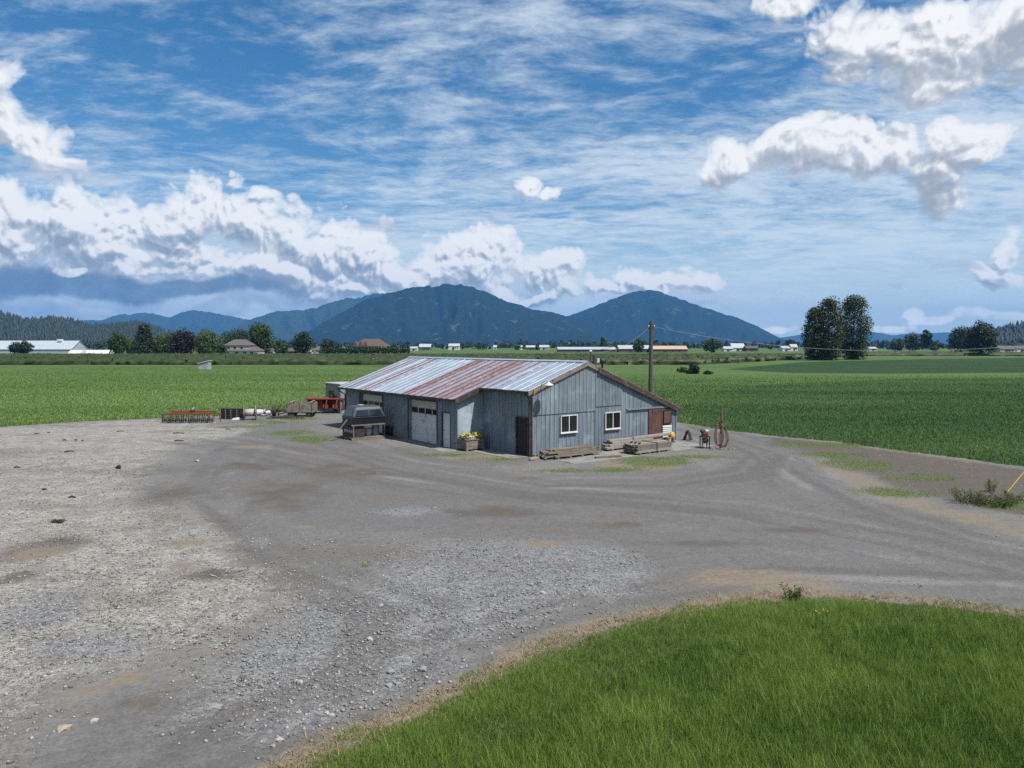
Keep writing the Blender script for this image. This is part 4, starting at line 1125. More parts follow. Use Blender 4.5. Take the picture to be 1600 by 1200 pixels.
# slab along the gable and in front of the doors
MB().box(0.2, 11.4, -3.2, -0.08, 0.0, 0.048).build('concrete_slab', M_CONC, shed, bevel=0.01)
MB().box(XA - 1.15, XA - 0.06, YA - 0.3, D1[1] + 0.4, 0.0, 0.046).build('concrete_apron', M_CONC, shed, bevel=0.01)
MB().box(-1.4, -0.09, 0.1, YA - 0.1, 0.0, 0.047).build('concrete_step', M_CONC, shed, bevel=0.01)

# small clad outbuilding behind the shed's far corner
c = AT(530, 650, 66)
ob_ = thing('outbuilding', 'small grey box shed with one dark window behind the far shed corner', 'shed', (c[0] + 0.75, 66.6, 0), TH)
hb = 2.55
w_ = MB().box(-1.5, 2.6, -1.6, 1.6, 0, hb).build('wall', mat('grey_siding', (0.25, 0.265, 0.28), 0.6, var=0.12, stretch=(6, 6, 0.3)), ob_)
for i in range(8): MB().box(-1.535, -1.501, -1.6 + i * 0.4, -1.6 + i * 0.4 + 0.385, 0.05, hb - 0.02).build('board', MATS['grey_siding'], w_)
for i in range(10): MB().box(-1.5 + i * 0.41, -1.5 + i * 0.41 + 0.395, -1.635, -1.601, 0.05, hb - 0.02).build('board', MATS['grey_siding'], w_)
MB().box(-1.65, 2.75, -1.75, 1.75, hb + 0.001, hb + 0.10).build('roof', mat('pale_flat_roof', (0.42, 0.42, 0.42), 0.7), ob_)
wn = MB().box(-1.58, -1.536, -0.2, 0.85, 1.30, 1.95).build('window', M_DARKTRIM, ob_)
for a in (-0.15, 0.345): MB().box(-1.592, -1.581, a, a + 0.455, 1.36, 1.89).build('pane', M_GLASS, wn)

# ================================================================== THINGS ROUND THE SHED
def at_shed(name, label, cat, x, y, rz=0.0, z=GZ, group=None):
    p = SH2W(x, y)
    return thing(name, label, cat, (p.x, p.y, z), TH + rz, group)
def at_px(name, label, cat, px, py, rz=0.0, z=GZ, group=None):
    p = G(px, py)
    return thing(name, label, cat, (p[0], p[1], z), rz, group)
M_LUM = mat('grey_lumber', (0.195, 0.172, 0.152), 0.85, var=0.35, scale=5, bump=0.4, stain=(0.14, 0.115, 0.095), stain_amt=0.5)
M_LUM2 = mat('brown_lumber', (0.185, 0.132, 0.085), 0.85, var=0.35, scale=5, bump=0.4, stain=(0.13, 0.10, 0.08), stain_amt=0.4)
M_LUM3 = mat('pale_lumber', (0.32, 0.285, 0.25), 0.8, var=0.25, scale=5, bump=0.3, stain=(0.25, 0.21, 0.18), stain_amt=0.4)
M_RED = mat('red_farm_paint', (0.24, 0.042, 0.030), 0.6, var=0.3, scale=3, stain=(0.16, 0.055, 0.032), stain_amt=0.6)
M_ORANGE = mat('orange_farm_paint', (0.27, 0.062, 0.032), 0.6, var=0.3, scale=3, stain=(0.22, 0.07, 0.035), stain_amt=0.5)
M_RUST = mat('rusty_iron', (0.105, 0.062, 0.045), 0.8, var=0.5, scale=7, stain=(0.045, 0.035, 0.03))
M_IRON = mat('dark_iron', (0.032, 0.028, 0.027), 0.6, var=0.5, scale=7, stain=(0.07, 0.045, 0.035))
M_TYRE = mat('tyre_rubber', (0.022, 0.022, 0.023), 0.75, var=0.4, scale=6, stain=(0.06, 0.055, 0.05), stain_amt=0.3)
M_PLAST = mat('white_plastic', (0.50, 0.51, 0.52), 0.5, var=0.12, scale=3, stain=(0.38, 0.36, 0.32), stain_amt=0.3)
random.seed(5)
def tyre(o_parent, name, c, r, w, axis, rim=M_RUST):
    pr = [(r * 0.55, -w * 0.42), (r * 0.80, -w / 2), (r * 0.96, -w * 0.42), (r, -w * 0.2), (r, w * 0.2), (r * 0.96, w * 0.42), (r * 0.80, w / 2), (r * 0.55, w * 0.42)]
    t_ = MB().lathe(pr, 20, c, axis).build(name, M_TYRE, o_parent, 'auto')
    MB().lathe([(0.0, -w * 0.47), (r * 0.5, -w * 0.44), (r * 0.54, -w * 0.2), (r * 0.54, w * 0.2), (r * 0.5, w * 0.44), (0.0, w * 0.47)], 16, c, axis).build('rim', rim, t_, 'auto')
    return t_

# --- lumber lying along the gable
def board(parent, x0, x1, y, z, w, h, m, skew=0.0, drop=0.0):
    return MB().bar((x0, y - skew, z + h / 2), (x1, y + skew, z + h / 2 + drop), w, h).build('board', m, parent, bevel=0.006)
la = at_shed('lumber_pile', 'untidy pile of grey and brown boards on bearers nearest the gable corner', 'lumber pile', 0, 0, z=0.048)
for i in range(4): MB().box(0.35 + i * 0.85, 0.45 + i * 0.85, -1.75, -0.55, 0.0, 0.10).build('bearer', M_LUM, la)
for lay in range(4):
    z = 0.102 + lay * 0.092
    yy = -1.68 + lay * 0.10
    while yy < -0.62 - lay * 0.10:
        w = random.uniform(0.13, 0.24)
        a = random.uniform(-0.35, 0.45) + lay * 0.12; b_ = random.uniform(3.0, 3.75) - lay * 0.14
        board(la, a, b_, yy + w / 2, z, w - 0.015, 0.085, random.choice([M_LUM, M_LUM, M_LUM3, M_LUM2] if lay < 3 else [M_LUM2, M_LUM, M_LUM2]), random.uniform(-0.03, 0.03))
        yy += w + 0.012
for i in range(4): MB().bar((-0.30 + i * 0.06, -1.45 + i * 0.27, 0.06 + 0.05 * i), (0.30, -1.30 + i * 0.22, 0.30 + 0.04 * i), 0.09, 0.07).build('offcut', M_LUM, la)
lb = at_shed('lumber_pile', 'low grey timber pile against the gable with a long pale beam on top', 'lumber pile', 0, 0, z=0.048)
for i in range(4): MB().box(4.9 + i * 1.5, 5.0 + i * 1.5, -1.15, -0.35, 0.0, 0.09).build('bearer', M_LUM, lb)
for lay in range(3):
    yy = -1.12 + 0.08 * lay
    while yy < -0.42 - 0.06 * lay:
        w = random.uniform(0.16, 0.26)
        a = random.uniform(4.35, 4.7) + lay * 0.25; b_ = random.uniform(9.2, 10.0) - lay * 0.4
        board(lb, a, b_, yy + w / 2, 0.092 + lay * 0.125, w - 0.015, 0.118, random.choice([M_LUM, M_LUM3, M_LUM]), random.uniform(-0.03, 0.03))
        yy += w + 0.012
board(lb, 6.9, 10.1, -0.78, 0.47, 0.22, 0.13, M_LUM3, 0.0, 0.05)
board(lb, 5.0, 6.9, -0.70, 0.47, 0.26, 0.10, M_LUM3, 0.02)
lc = at_shed('lumber_bundle', 'strapped grey bundle of boards with dark cut ends at the edge of the slab', 'lumber pile', 0, 0, 0.0, z=0.048)
for i in range(4): MB().box(5.0 + i * 0.75, 5.1 + i * 0.75, -3.17, -2.06, 0.0, 0.09).build('bearer', M_LUM, lc)
for lay in range(9):
    for k in range(5):
        y0 = -3.16 + k * 0.218
        a = 4.78 + random.uniform(-0.07, 0.12); b_ = 7.62 + random.uniform(-0.1, 0.15)
        board(lc, a, b_, y0 + 0.108, 0.092 + lay * 0.051, 0.205, 0.045, M_LUM if random.random() < 0.8 else M_LUM3, random.uniform(-0.008, 0.008))
for x in (6.35,):
    s_ = MB()
    for a, b_ in (((x, -3.19, 0.0), (x, -3.19, 0.57)), ((x, -3.19, 0.57), (x, -2.05, 0.57)), ((x, -2.05, 0.57), (x, -2.05, 0.0))): s_.bar(a, b_, 0.035, 0.012, (1, 0, 0))
    s_.build('strap', M_IRON, lc)
for k in range(3): MB().bar((5.2, -2.9 + k * 0.3, 0.59), (5.45, -2.75 + k * 0.3, 0.60), 0.10, 0.05).build('offcut', M_IRON, lc)
# loose boards at the corner and on the slab
for (a, b_, nm, lbl) in (((-0.95, -1.0), (0.0, -0.75), 'timber_baulk', 'single pale timber baulk lying in front of the brown door'), ((2.2, -2.6), (3.7, -3.0), 'timber_plank', 'single dark plank lying flat below the first lumber pile')):
    q = MB().bar((a[0], a[1], 0.10), (b_[0], b_[1], 0.10), 0.16, 0.11).build(nm, M_LUM3 if a[0] < 0 else M_LUM2, None, bevel=0.01)
    q.matrix_world = Matrix.Translation(SH2W(0, 0, 0.0)) @ Matrix.Rotation(TH, 4, 'Z')
    tag(q, lbl, 'timber')
# yellow float, pale tub, black folding stand
yb = at_shed('float_drum', 'round ochre yellow float on a black base beside the louvred corner of the shed', 'float', 10.55, -0.62, z=0.048)
MB().lathe([(0.0, -0.17), (0.12, -0.165), (0.21, -0.10), (0.235, 0.0), (0.21, 0.10), (0.12, 0.165), (0.0, 0.17)], 22, (0, 0, 0.42), 'y').build('float_body', mat('ochre_plastic', (0.52, 0.31, 0.075), 0.5, var=0.25, scale=5, stain=(0.35, 0.22, 0.08)), yb, True)
MB().lathe([(0.19, 0.0), (0.19, 0.05), (0.13, 0.09), (0.11, 0.20)], 14).build('base', M_BLACK, yb, 'auto')
pt = at_shed('bucket', 'small pale pink bucket left of the yellow float', 'bucket', 10.15, -0.75, z=0.048)
MB().lathe([(0.10, 0.0), (0.135, 0.30), (0.15, 0.30), (0.15, 0.33), (0.125, 0.33), (0.09, 0.03)], 16).build('bucket_body', mat('pink_plastic', (0.55, 0.42, 0.36), 0.5, var=0.15), pt, 'auto')
MB().tube([(math.cos(t) * 0.14, 0.0, 0.31 + math.sin(t) * 0.10) for t in np.linspace(0, math.pi, 9)], 0.006, 5).build('bail', M_IRON, pt)
fs_ = at_shed('folding_stand', 'black A shaped folding stand just past the right corner of the shed', 'stand', 12.25, -0.45, 0.3)
for s in (-1, 1):
    MB().prism([(-0.24, s * 0.24, 0.0), (0.24, s * 0.24, 0.0), (0.17, s * 0.02, 0.64), (-0.17, s * 0.02, 0.64)], (0, -s * 0.02, 0)).build('panel', M_BLACK, fs_)
MB().bar((-0.28, -0.2, 0.18), (-0.28, 0.2, 0.18), 0.03).build('brace', M_IRON, fs_)
# pump engine on a stand
pe = at_px('pump_engine', 'red and black engine with white tank on steel legs beside the hose post', 'engine', 1101, 701, 0.15)
for x in (-0.21, 0.21):
    for y in (-0.18, 0.18): MB().bar((x, y, 0), (x, y, 0.66), 0.045).build('leg', M_IRON, pe)
fr = MB()
for y in (-0.18, 0.18): fr.bar((-0.235, y, 0.685), (0.235, y, 0.685), 0.05)
for x in (-0.212, 0.212): fr.bar((x, -0.155, 0.687), (x, 0.155, 0.687), 0.045)
fr.build('frame', M_IRON, pe)
MB().lathe([(0.0, -0.16), (0.13, -0.15), (0.16, -0.05), (0.16, 0.05), (0.13, 0.15), (0.0, 0.16)], 16, (0.02, 0, 0.46), 'x').build('pump_housing', M_IRON, pe, 'auto')
eb = MB().box(-0.17, 0.17, -0.14, 0.14, 0.712, 0.90).build('engine_block', M_RED, pe, bevel=0.02)
for i in range(5): MB().box(-0.16 + i * 0.05, -0.135 + i * 0.05, -0.165, -0.141, 0.73, 0.89).build('cooling_fin', M_RED, eb)
MB().box(-0.02, 0.24, -0.12, 0.12, 0.93, 1.08).build('fuel_tank', M_PLAST, pe, bevel=0.04)
MB().lathe([(0.0, -0.09), (0.10, -0.08), (0.12, 0.0), (0.10, 0.08), (0.0, 0.09)], 14, (-0.16, 0.0, 1.0), 'y').build('air_filter', M_BLACK, pe, True)
MB().tube([(-0.1, 0.1, 0.9), (-0.1, 0.16, 1.0), (-0.16, 0.2, 1.02)], 0.025, 8).build('exhaust', M_RUST, pe)
# hose post with hanging hoses
hp = at_px('hose_post', 'leaning brown post hung with loops of old reddish hose', 'post', 1126, 702, 0.0)
MB().tube([(0.0, 0.0, 0.0), (0.02, 0.0, 1.3), (0.03, 0.02, 2.55)], [0.075, 0.065, 0.055], 10).build('post', mat('post_wood', (0.16, 0.105, 0.085), 0.85, var=0.35, stretch=(3, 3, 0.5)), hp)
MB().bar((-0.30, -0.08, 1.66), (0.10, -0.08, 1.60), 0.05).build('peg', M_IRON, hp)
MB().tube([(0.03, 0.0, 2.48), (0.16, -0.02, 2.50)], 0.03, 8).build('peg', M_RUST, hp)
M_HOSE = [mat('hose_pink', (0.30, 0.17, 0.15), 0.6, var=0.25), mat('hose_grey', (0.15, 0.11, 0.10), 0.6, var=0.25), mat('hose_brown', (0.20, 0.10, 0.075), 0.6, var=0.25)]
for i in range(11):
    cxh = -0.16 if i < 6 else 0.10
    w = 0.10 + 0.030 * (i % 6) + random.uniform(0, 0.05); bot = 0.06 + random.uniform(0, 0.2); top = 1.64 if i < 6 else 1.35
    pts = []
    for k in range(21):
        t = 2 * math.pi * k / 20
        zz = (top + bot) / 2 + (top - bot) / 2 * math.cos(t)
        ww = w * (0.35 + 0.9 * (1 - (zz - bot) / (top - bot)) ** 0.5) * (1.15 if i >= 6 else 1.0)
        pts.append((cxh + ww * math.sin(t) * 0.95, -0.10 - 0.015 * i + 0.03 * math.sin(t * 2), zz))
    MB().tube(pts, 0.019, 6, False).build('hose', M_HOSE[i % 3], hp, True)
for i, (x, y, r) in enumerate(((-0.55, -0.3, 0.4), (-0.1, -0.45, -0.3), (0.4, -0.35, 0.9), (0.65, -0.2, 0.2), (-0.3, -0.15, 1.3))):
    p = hp.location
    q = thing('wood_scrap', ['short pale wood scrap left of the hose post foot', 'pale wood scrap in front of the hose post foot', 'crooked pale wood scrap right of the hose post foot', 'outermost pale wood scrap right of the hose post', 'darker scrap tight beside the hose post foot'][i], 'scrap', (p.x + x, p.y + y, GZ), r)
    MB().bar((-0.16, 0, 0.03), (0.17, 0.02, 0.035), 0.08, 0.05).build('piece', M_LUM3 if i < 4 else M_LUM, q)
    MB().bar((-0.05, -0.08, 0.075), (0.05, 0.10, 0.07), 0.05, 0.03).build('piece', M_LUM3, q)

# --- planter bin with yellow and white bundles
pb = at_px('planter_bin', 'weathered wooden bin heaped with yellow and white bundles beside the white door', 'planter', 729, 706.5, TH)
W_, D_, H_ = 1.22, 0.95, 0.62
for x in (0.05, W_ - 0.05):
    for y in (0.05, D_ - 0.05): MB().box(x - 0.06, x + 0.06, y - 0.06, y + 0.06, 0, H_).build('corner_post', M_GREYWOOD, pb)
for k in range(3):
    z0 = 0.10 + k * 0.175
    MB().box(0.112, W_ - 0.112, -0.012, 0.02, z0, z0 + 0.16).build('plank', M_GREYWOOD, pb)
    MB().box(0.112, W_ - 0.112, D_ - 0.02, D_ + 0.012, z0, z0 + 0.16).build('plank', M_GREYWOOD, pb)
    MB().box(-0.012, 0.02, 0.112, D_ - 0.112, z0, z0 + 0.16).build('plank', M_GREYWOOD, pb)
    MB().box(W_ - 0.02, W_ + 0.012, 0.112, D_ - 0.112, z0, z0 + 0.16).build('plank', M_GREYWOOD, pb)
rim = MB()
for a in ((-0.05, W_ + 0.05, -0.05, 0.08), (-0.05, W_ + 0.05, D_ - 0.08, D_ + 0.05), (-0.05, 0.08, 0.081, D_ - 0.081), (W_ - 0.08, W_ + 0.05, 0.081, D_ - 0.081)): rim.box(*a, H_ + 0.001, H_ + 0.05)
rim.build('rim', M_GREYWOOD, pb)
MB().box(0.021, W_ - 0.021, 0.021, D_ - 0.021, 0.08, H_ - 0.06).build('soil', mat('potting_soil', (0.045, 0.035, 0.028), 0.95), pb)
def leaf_cloud(cs, rs, n, size, flat=0.35, seed=0, up=0.3):
    """n small leaf faces in each of the clumps cs with radii rs"""
    cs = np.asarray(cs, float); rs = np.broadcast_to(np.asarray(rs, float).reshape(-1, 1) if np.ndim(rs) < 2 else rs, (len(cs), 1 if np.ndim(rs) < 2 else 3))
    if rs.shape[1] == 1: rs = np.repeat(rs, 3, 1)
    k = len(cs)
    d = RNG.normal(size=(k, n, 3)); d /= np.linalg.norm(d, axis=2, keepdims=True)
    r = 0.55 + 0.5 * RNG.random((k, n, 1)) ** 0.6
    c = (cs[:, None] + d * r * rs[:, None]).reshape(-1, 3)
    nrm = (d + RNG.normal(size=d.shape) * 0.75 + np.array([0, 0, up])).reshape(-1, 3)
    nrm /= np.linalg.norm(nrm, axis=1, keepdims=True)
    a = np.cross(nrm, RNG.normal(size=nrm.shape)); a /= np.linalg.norm(a, axis=1, keepdims=True)
    b_ = np.cross(nrm, a)
    s = (size * (0.6 + 0.8 * RNG.random(len(c))))[:, None]
    V = np.stack([c - a * s, c - b_ * s * 0.6, c + a * s, c + b_ * s * 0.6], 1)
    F = np.arange(len(c) * 4).reshape(-1, 4)
    tclump = np.repeat(RNG.random(k), n)
    tint = np.repeat(np.clip(0.5 * tclump + 0.5 * RNG.random(len(c)), 0, 1), 4)
    return V.reshape(-1, 3), F, tint
M_YEL = leaf_mat('yellow_bundle', (0.36, 0.30, 0.03), (0.60, 0.55, 0.12), 0.25)
M_WHT = leaf_mat('white_bundle', (0.38, 0.38, 0.36), (0.62, 0.62, 0.60), 0.25)
M_GRN = leaf_mat('bin_greens', (0.05, 0.11, 0.015), (0.16, 0.24, 0.04), 0.3)
for i, (x, y, z, m_) in enumerate([(0.05, 0.25, 0.72, M_GRN), (0.30, 0.35, 0.88, M_YEL), (0.20, 0.7, 0.82, M_YEL), (0.52, 0.15, 0.74, M_WHT), (0.62, 0.60, 0.80, M_WHT), (0.85, 0.35, 0.86, M_YEL), (1.08, 0.25, 0.82, M_YEL), (1.0, 0.7, 0.82, M_YEL), (0.30, 0.10, 0.72, M_WHT), (1.15, 0.55, 0.80, M_WHT), (1.20, 0.2, 0.72, M_GRN), (0.12, 0.45, 0.78, M_WHT)]):
    v_, f_, t_ = leaf_cloud([(x, y, z)], [0.17 if m_ is M_YEL else 0.13], 120, 0.05)
    obj('bundle', mesh_np('bundle', v_, f_, t_), m_, pb)

# --- truck canopy on its wooden stand
M_CAP = mat('dark_grey_fibreglass', (0.050, 0.058, 0.070), 0.30, var=0.12, scale=1.5, spec=0.5)
M_CAPB = mat('black_fibreglass', (0.012, 0.014, 0.020), 0.35, var=0.2)
M_TINT = mat('tinted_glass', (0.018, 0.024, 0.032), 0.08, var=0.1, spec=0.7)
cp = G(552, 689)
CL, CW, CB = 2.25, 1.65, 0.98
stand = thing('wooden_stand', 'rough wooden stand of pale posts and bearers carrying the truck canopy', 'stand', (cp[0], cp[1], GZ), TH)
for (x, y) in ((0.04, 0.04), (CL - 0.04, 0.04), (0.04, CW - 0.04), (CL - 0.04, CW - 0.04), (0.95, CW - 0.04)): MB().box(x - 0.03, x + 0.03, y - 0.03, y + 0.03, 0.141, CB - 0.09).build('post', M_LUM, stand)
for y in (0.04, CW - 0.04): MB().box(-0.1, CL + 0.1, y - 0.05, y + 0.05, CB - 0.089, CB - 0.001).build('rail', M_LUM, stand)
for x in (0.2, CL - 0.2): MB().box(x - 0.045, x + 0.045, 0.10, CW - 0.10, CB - 0.088, CB - 0.002).build('rail', M_LUM, stand)
for y in (-0.15, CW * 0.5, CW + 0.05): MB().box(-0.2, CL + 0.75, y - 0.07, y + 0.07, 0.0, 0.09).build('sleeper', M_LUM, stand)
for i in range(9): MB().box(-0.12 + i * 0.27, 0.13 + i * 0.27, -0.10, CW + 0.15, 0.092, 0.14).build('deck_board', M_LUM, stand)
MB().bar((-0.06, 0.75, CB + 0.28), (-1.25, 0.55, 0.03), 0.07, 0.04).build('prop', M_LUM, stand)
MB().bar((CL + 0.06, 0.2, CB - 0.1), (CL + 1.0, 0.35, 0.42), 0.06, 0.04).build('prop', M_LUM, stand)
cap_ = thing('truck_canopy', 'dark grey pickup truck canopy with tinted windows set on the wooden stand', 'truck canopy', (cp[0], cp[1], CB + GZ), TH)
z1, z2, z3 = 0.42, 0.98, 1.16
lower = MB().box(0.0, CL, 0.0, CW, 0.0, z1)
lower.build('lower_panel', M_CAPB, cap_, bevel=0.03)
MB().box(-0.03, CL + 0.03, -0.03, CW + 0.03, z1 + 0.001, z1 + 0.05).build('belt_rim', M_CAP, cap_, bevel=0.015)
ins = [(0.0, 0.0, z1 + 0.051), (0.20, 0.17, z2 - 0.05), (0.34, 0.28, z3 - 0.06), (0.62, 0.50, z3)]
V, F = [], []
for (ix, iy, z) in ins: V += [(ix, iy, z), (CL - ix * 0.75, iy, z), (CL - ix * 0.75, CW - iy, z), (ix, CW - iy, z)]
for k in range(len(ins) - 1):
    for j in range(4): F.append((4 * k + j, 4 * k + (j + 1) % 4, 4 * k + 4 + (j + 1) % 4, 4 * k + 4 + j))
F += [(12, 13, 14, 15), (3, 2, 1, 0)]
MB().add(V, F).build('shell', M_CAP, cap_, bevel=0.05)
def on_slope(fx, fz, side):
    t = fz
    ix, iy = 0.20 * t, 0.17 * t
    z = z1 + 0.051 + (z2 - 0.05 - z1 - 0.051) * t
    x0, x1 = ix, CL - ix * 0.75
    if side == 'front': return Vector((x0 + (x1 - x0) * fx, iy, z))
    if side == 'left': return Vector((ix, iy + (CW - 2 * iy) * fx, z))
    if side == 'back': return Vector((x0 + (x1 - x0) * fx, CW - iy, z))
for side, ra, off in (('front', ((0.06, 0.49), (0.51, 0.93)), (0, -1, 0.28)), ('left', ((0.14, 0.86),), (-1, 0, 0.35)), ('back', ((0.08, 0.92),), (0, 1, 0.28))):
    n_ = Vector(off).normalized()
    for a, b_ in ra:
        q = [on_slope(a, 0.10, side), on_slope(b_, 0.10, side), on_slope(b_ - 0.02, 0.88, side), on_slope(a + 0.02, 0.88, side)]
        MB().prism([p + n_ * 0.004 for p in q], n_ * 0.014).build('side_window', M_TINT, cap_)
MB().box(0.75, 1.05, 0.6, 1.0, z3 + 0.001, z3 + 0.03).build('roof_vent', M_PLAST, cap_, bevel=0.01)
# things under and beside the stand
bc = at_shed('steel_cabinet', 'black cabinet with a row of four pale squares under the canopy stand', 'cabinet', 0, 0)
bc.location = (cp[0], cp[1], GZ + 0.14); bc.rotation_euler = (0, 0, TH)
MB().box(0.05, 0.85, 0.12, 1.55, 0.0, 0.66).build('cabinet_body', M_IRON, bc, bevel=0.02)  # body made wider to darken the shaded gap under the stand
for k in range(4): MB().box(0.032, 0.049, 0.20 + k * 0.34, 0.40 + k * 0.34, 0.30, 0.48).build('label_square', M_PLAST, bc)
MB().box(-0.02, 0.03, 0.1, 1.55, 0.02, 0.12).build('rust_rail', M_BROWN, bc)
tb = thing('tub', 'white plastic tub standing in the middle under the canopy', 'tub', SH2W(0, 0), TH)
tb.location = Vector((cp[0], cp[1], GZ + 0.14)) + Matrix.Rotation(TH, 3, 'Z') @ Vector((1.35, 0.70, 0))
MB().lathe([(0.20, 0.0), (0.27, 0.40), (0.31, 0.41), (0.31, 0.45), (0.25, 0.45), (0.18, 0.04)], 18).build('tub_body', M_PLAST, tb, 'auto')
dm = thing('drum', 'pale blue plastic drum under the right end of the canopy', 'drum', (0, 0, 0), TH)
dm.location = Vector((cp[0], cp[1], GZ + 0.14)) + Matrix.Rotation(TH, 3, 'Z') @ Vector((1.90, 0.75, 0))
MB().lathe([(0.22, 0.0), (0.25, 0.03), (0.25, 0.2), (0.26, 0.22), (0.25, 0.24), (0.25, 0.50), (0.26, 0.52), (0.25, 0.54), (0.24, 0.70), (0.20, 0.73), (0.0, 0.73)], 20).build('drum_body', mat('blue_grey_plastic', (0.30, 0.36, 0.45), 0.5, var=0.15), dm, 'auto')
for i, (x, y, z, ax, lbl) in enumerate(((2.95, 0.95, 0.36, 'y', 'black tyre leaning upright right of the canopy stand'), (3.05, 0.45, 0.36, 'y', 'black tyre standing in front of another by the shed wall'), (3.45, 1.25, 0.36, 'x', 'black tyre turned end on against the shed wall'))):
    q = thing('tyre', lbl, 'tyre', (0, 0, 0), TH + 0.2 * i)
    q.location = Vector((cp[0], cp[1], GZ)) + Matrix.Rotation(TH, 3, 'Z') @ Vector((x, y, 0))
    tyre(q, 'tread', (0, 0, z), 0.36, 0.24, ax)
rk = thing('pallet_rack', 'brown stick frame leaning by the shed wall right of the canopy', 'frame', (0, 0, 0), TH)
rk.location = Vector((cp[0], cp[1], GZ)) + Matrix.Rotation(TH, 3, 'Z') @ Vector((3.6, 0.4, 0))
for x in (0.0, 0.55): MB().bar((x, 0, 0), (x, 0.1, 1.0), 0.06).build('upright', M_LUM2, rk)
MB().bar((-0.1, 0.07, 0.75), (0.65, 0.07, 0.75), 0.05).build('rung', M_LUM2, rk)

# --- farm machinery along the edge of the field
cv = at_px('cultivator', 'red tine cultivator with black rollers lying at the left edge of the field', 'farm machine', 300, 660, 0.06)
for y, z in ((-0.45, 0.62), (0.45, 0.70)): MB().box(-1.75, 1.70, y - 0.10, y + 0.10, z, z + 0.13).build('frame_beam', M_RED, cv, bevel=0.01)
for x in (-1.5, -0.6, 0.35, 1.3): MB().box(x - 0.06, x + 0.06, -0.349, 0.349, 0.63, 0.74).build('cross_beam', M_RED, cv)
for i in range(18):
    x = -1.65 + i * 0.2
    y = -0.45 if i % 2 else 0.45
    MB().tube([(x, y, 0.62), (x, y + 0.14, 0.42), (x, y + 0.06, 0.2), (x, y - 0.14, 0.02)], 0.025, 6).build('tine', M_IRON, cv)
for s, x0, x1 in ((0, -1.95, -0.1), (1, 0.0, 1.9)):
    r_ = MB().tube([(x0, -0.85, 0.24), (x1, -0.85, 0.24)], 0.04, 8)
    n = 12
    for k in range(n):
        x = x0 + (x1 - x0) * (k + 0.5) / n
        for j in range(6):
            t = j * math.pi / 3 + k * 0.4
            r_.bar((x, -0.85, 0.24), (x, -0.85 + 0.23 * math.cos(t), 0.24 + 0.23 * math.sin(t)), 0.035)
    r_.build('roller', M_IRON, cv)
for x in (-1.9, -1.4, 0.2, 1.5): MB().bar((x, -0.45, 0.68), (x, -0.85, 0.3), 0.06).build('roller_arm', M_IRON, cv)
for x, s in ((-2.25, -1), (2.1, 1)):
    MB().bar((x - s * 0.45, 0.1, 0.66), (x + s * 0.15, 0.1, 0.60), 0.07).build('side_arm', M_RUST, cv)
    MB().tube([(x, 0.1, 0.62), (x + s * 0.05, 0.1, 0.0)], 0.03, 6).build('tine', M_IRON, cv)
hd = MB().box(-0.10, 0.12, -0.15, 0.3, 0.742, 0.95).build('headstock', M_IRON, cv, bevel=0.01)
MB().bar((0.0, 0.1, 0.95), (0.12, 0.15, 1.15), 0.07).build('hitch', M_PLAST, hd)
bx = at_px('crate', 'long black slatted crate with pale bands between the cultivator and the cable reel', 'crate', 364, 655, -0.22)
MB().box(-0.88, 0.88, -0.38, 0.38, 0.03, 0.82).build('crate_body', mat('black_slats', (0.026, 0.027, 0.033), 0.5, var=0.3), bx, bevel=0.02)
for x in (-0.86, -0.42, 0.08, 0.62): MB().box(x - 0.02, x + 0.02, -0.405, -0.381, 0.02, 0.84).build('band', M_LUM3, bx)
for k in range(4): MB().box(-0.87, 0.87, -0.397, -0.3811, 0.09 + k * 0.19, 0.13 + k * 0.19).build('slat', M_IRON, bx)
MB().box(-0.90, 0.90, -0.40, 0.40, 0.822, 0.86).build('lid', M_IRON, bx)
rl = at_px('cable_reel', 'grey wooden cable reel with a pale drum lying on its rims', 'cable reel', 391, 656.5, 0.28)
for x in (-0.44, 0.44):
    dsk = MB().lathe([(0.0, -0.035), (0.58, -0.035), (0.58, 0.035), (0.0, 0.035)], 24, (x, 0, 0.58), 'x').build('flange', M_GREYWOOD, rl)
    MB().lathe([(0.0, -0.045), (0.09, -0.045), (0.09, 0.045), (0.0, 0.045)], 12, (x, 0, 0.58), 'x').build('hub', M_IRON, dsk)
MB().lathe([(0.30, -0.404), (0.30, 0.404)], 20, (0, 0, 0.58), 'x').build('drum', mat('pink_grey_drum', (0.48, 0.41, 0.38), 0.7, var=0.2), rl, True)
pp = at_px('pipe_section', 'short white hollow pipe lying right of the cable reel', 'pipe', 404, 650, 0.5)
MB().lathe([(0.27, -0.35), (0.27, 0.35), (0.235, 0.35), (0.235, -0.30), (0.0, -0.30)], 20, (0, 0, 0.27), 'x').build('pipe_wall', M_PLAST, pp, 'auto')
for i, (px_, py_, r, lbl) in enumerate(((412, 648, 0.24, 'white plastic pail on its side between the pipe and the upright tyre'), (418, 649, 0.20, 'smaller pale pail tipped over left of the upright tyre'), (413, 651, 0.16, 'pinkish low basin in front of the tipped pails'))):
    q = at_px('pail', lbl, 'pail', px_, py_, 0.7 * i)
    if i < 2: MB().lathe([(0.0, -0.2), (r * 0.75, -0.2), (r, 0.2), (r * 0.9, 0.2), (r * 0.68, -0.16), (0.0, -0.16)], 16, (0, 0, r), 'x').build('pail_body', M_PLAST, q, 'auto')
    else: MB().lathe([(0.22, 0.0), (0.30, 0.14), (0.27, 0.14), (0.2, 0.03), (0, 0.03)], 16).build('pail_body', MATS['pink_plastic'], q, 'auto')
    MB().tube([(0.2, r * math.cos(t), r + r * math.sin(t)) for t in np.linspace(0, math.pi, 8)], 0.008, 5).build('bail', M_IRON, q)
sk = at_px('sack', 'white plastic sack on the grass below the black crate', 'sack', 371, 656.5, 0.2)
v_, f_ = [], []
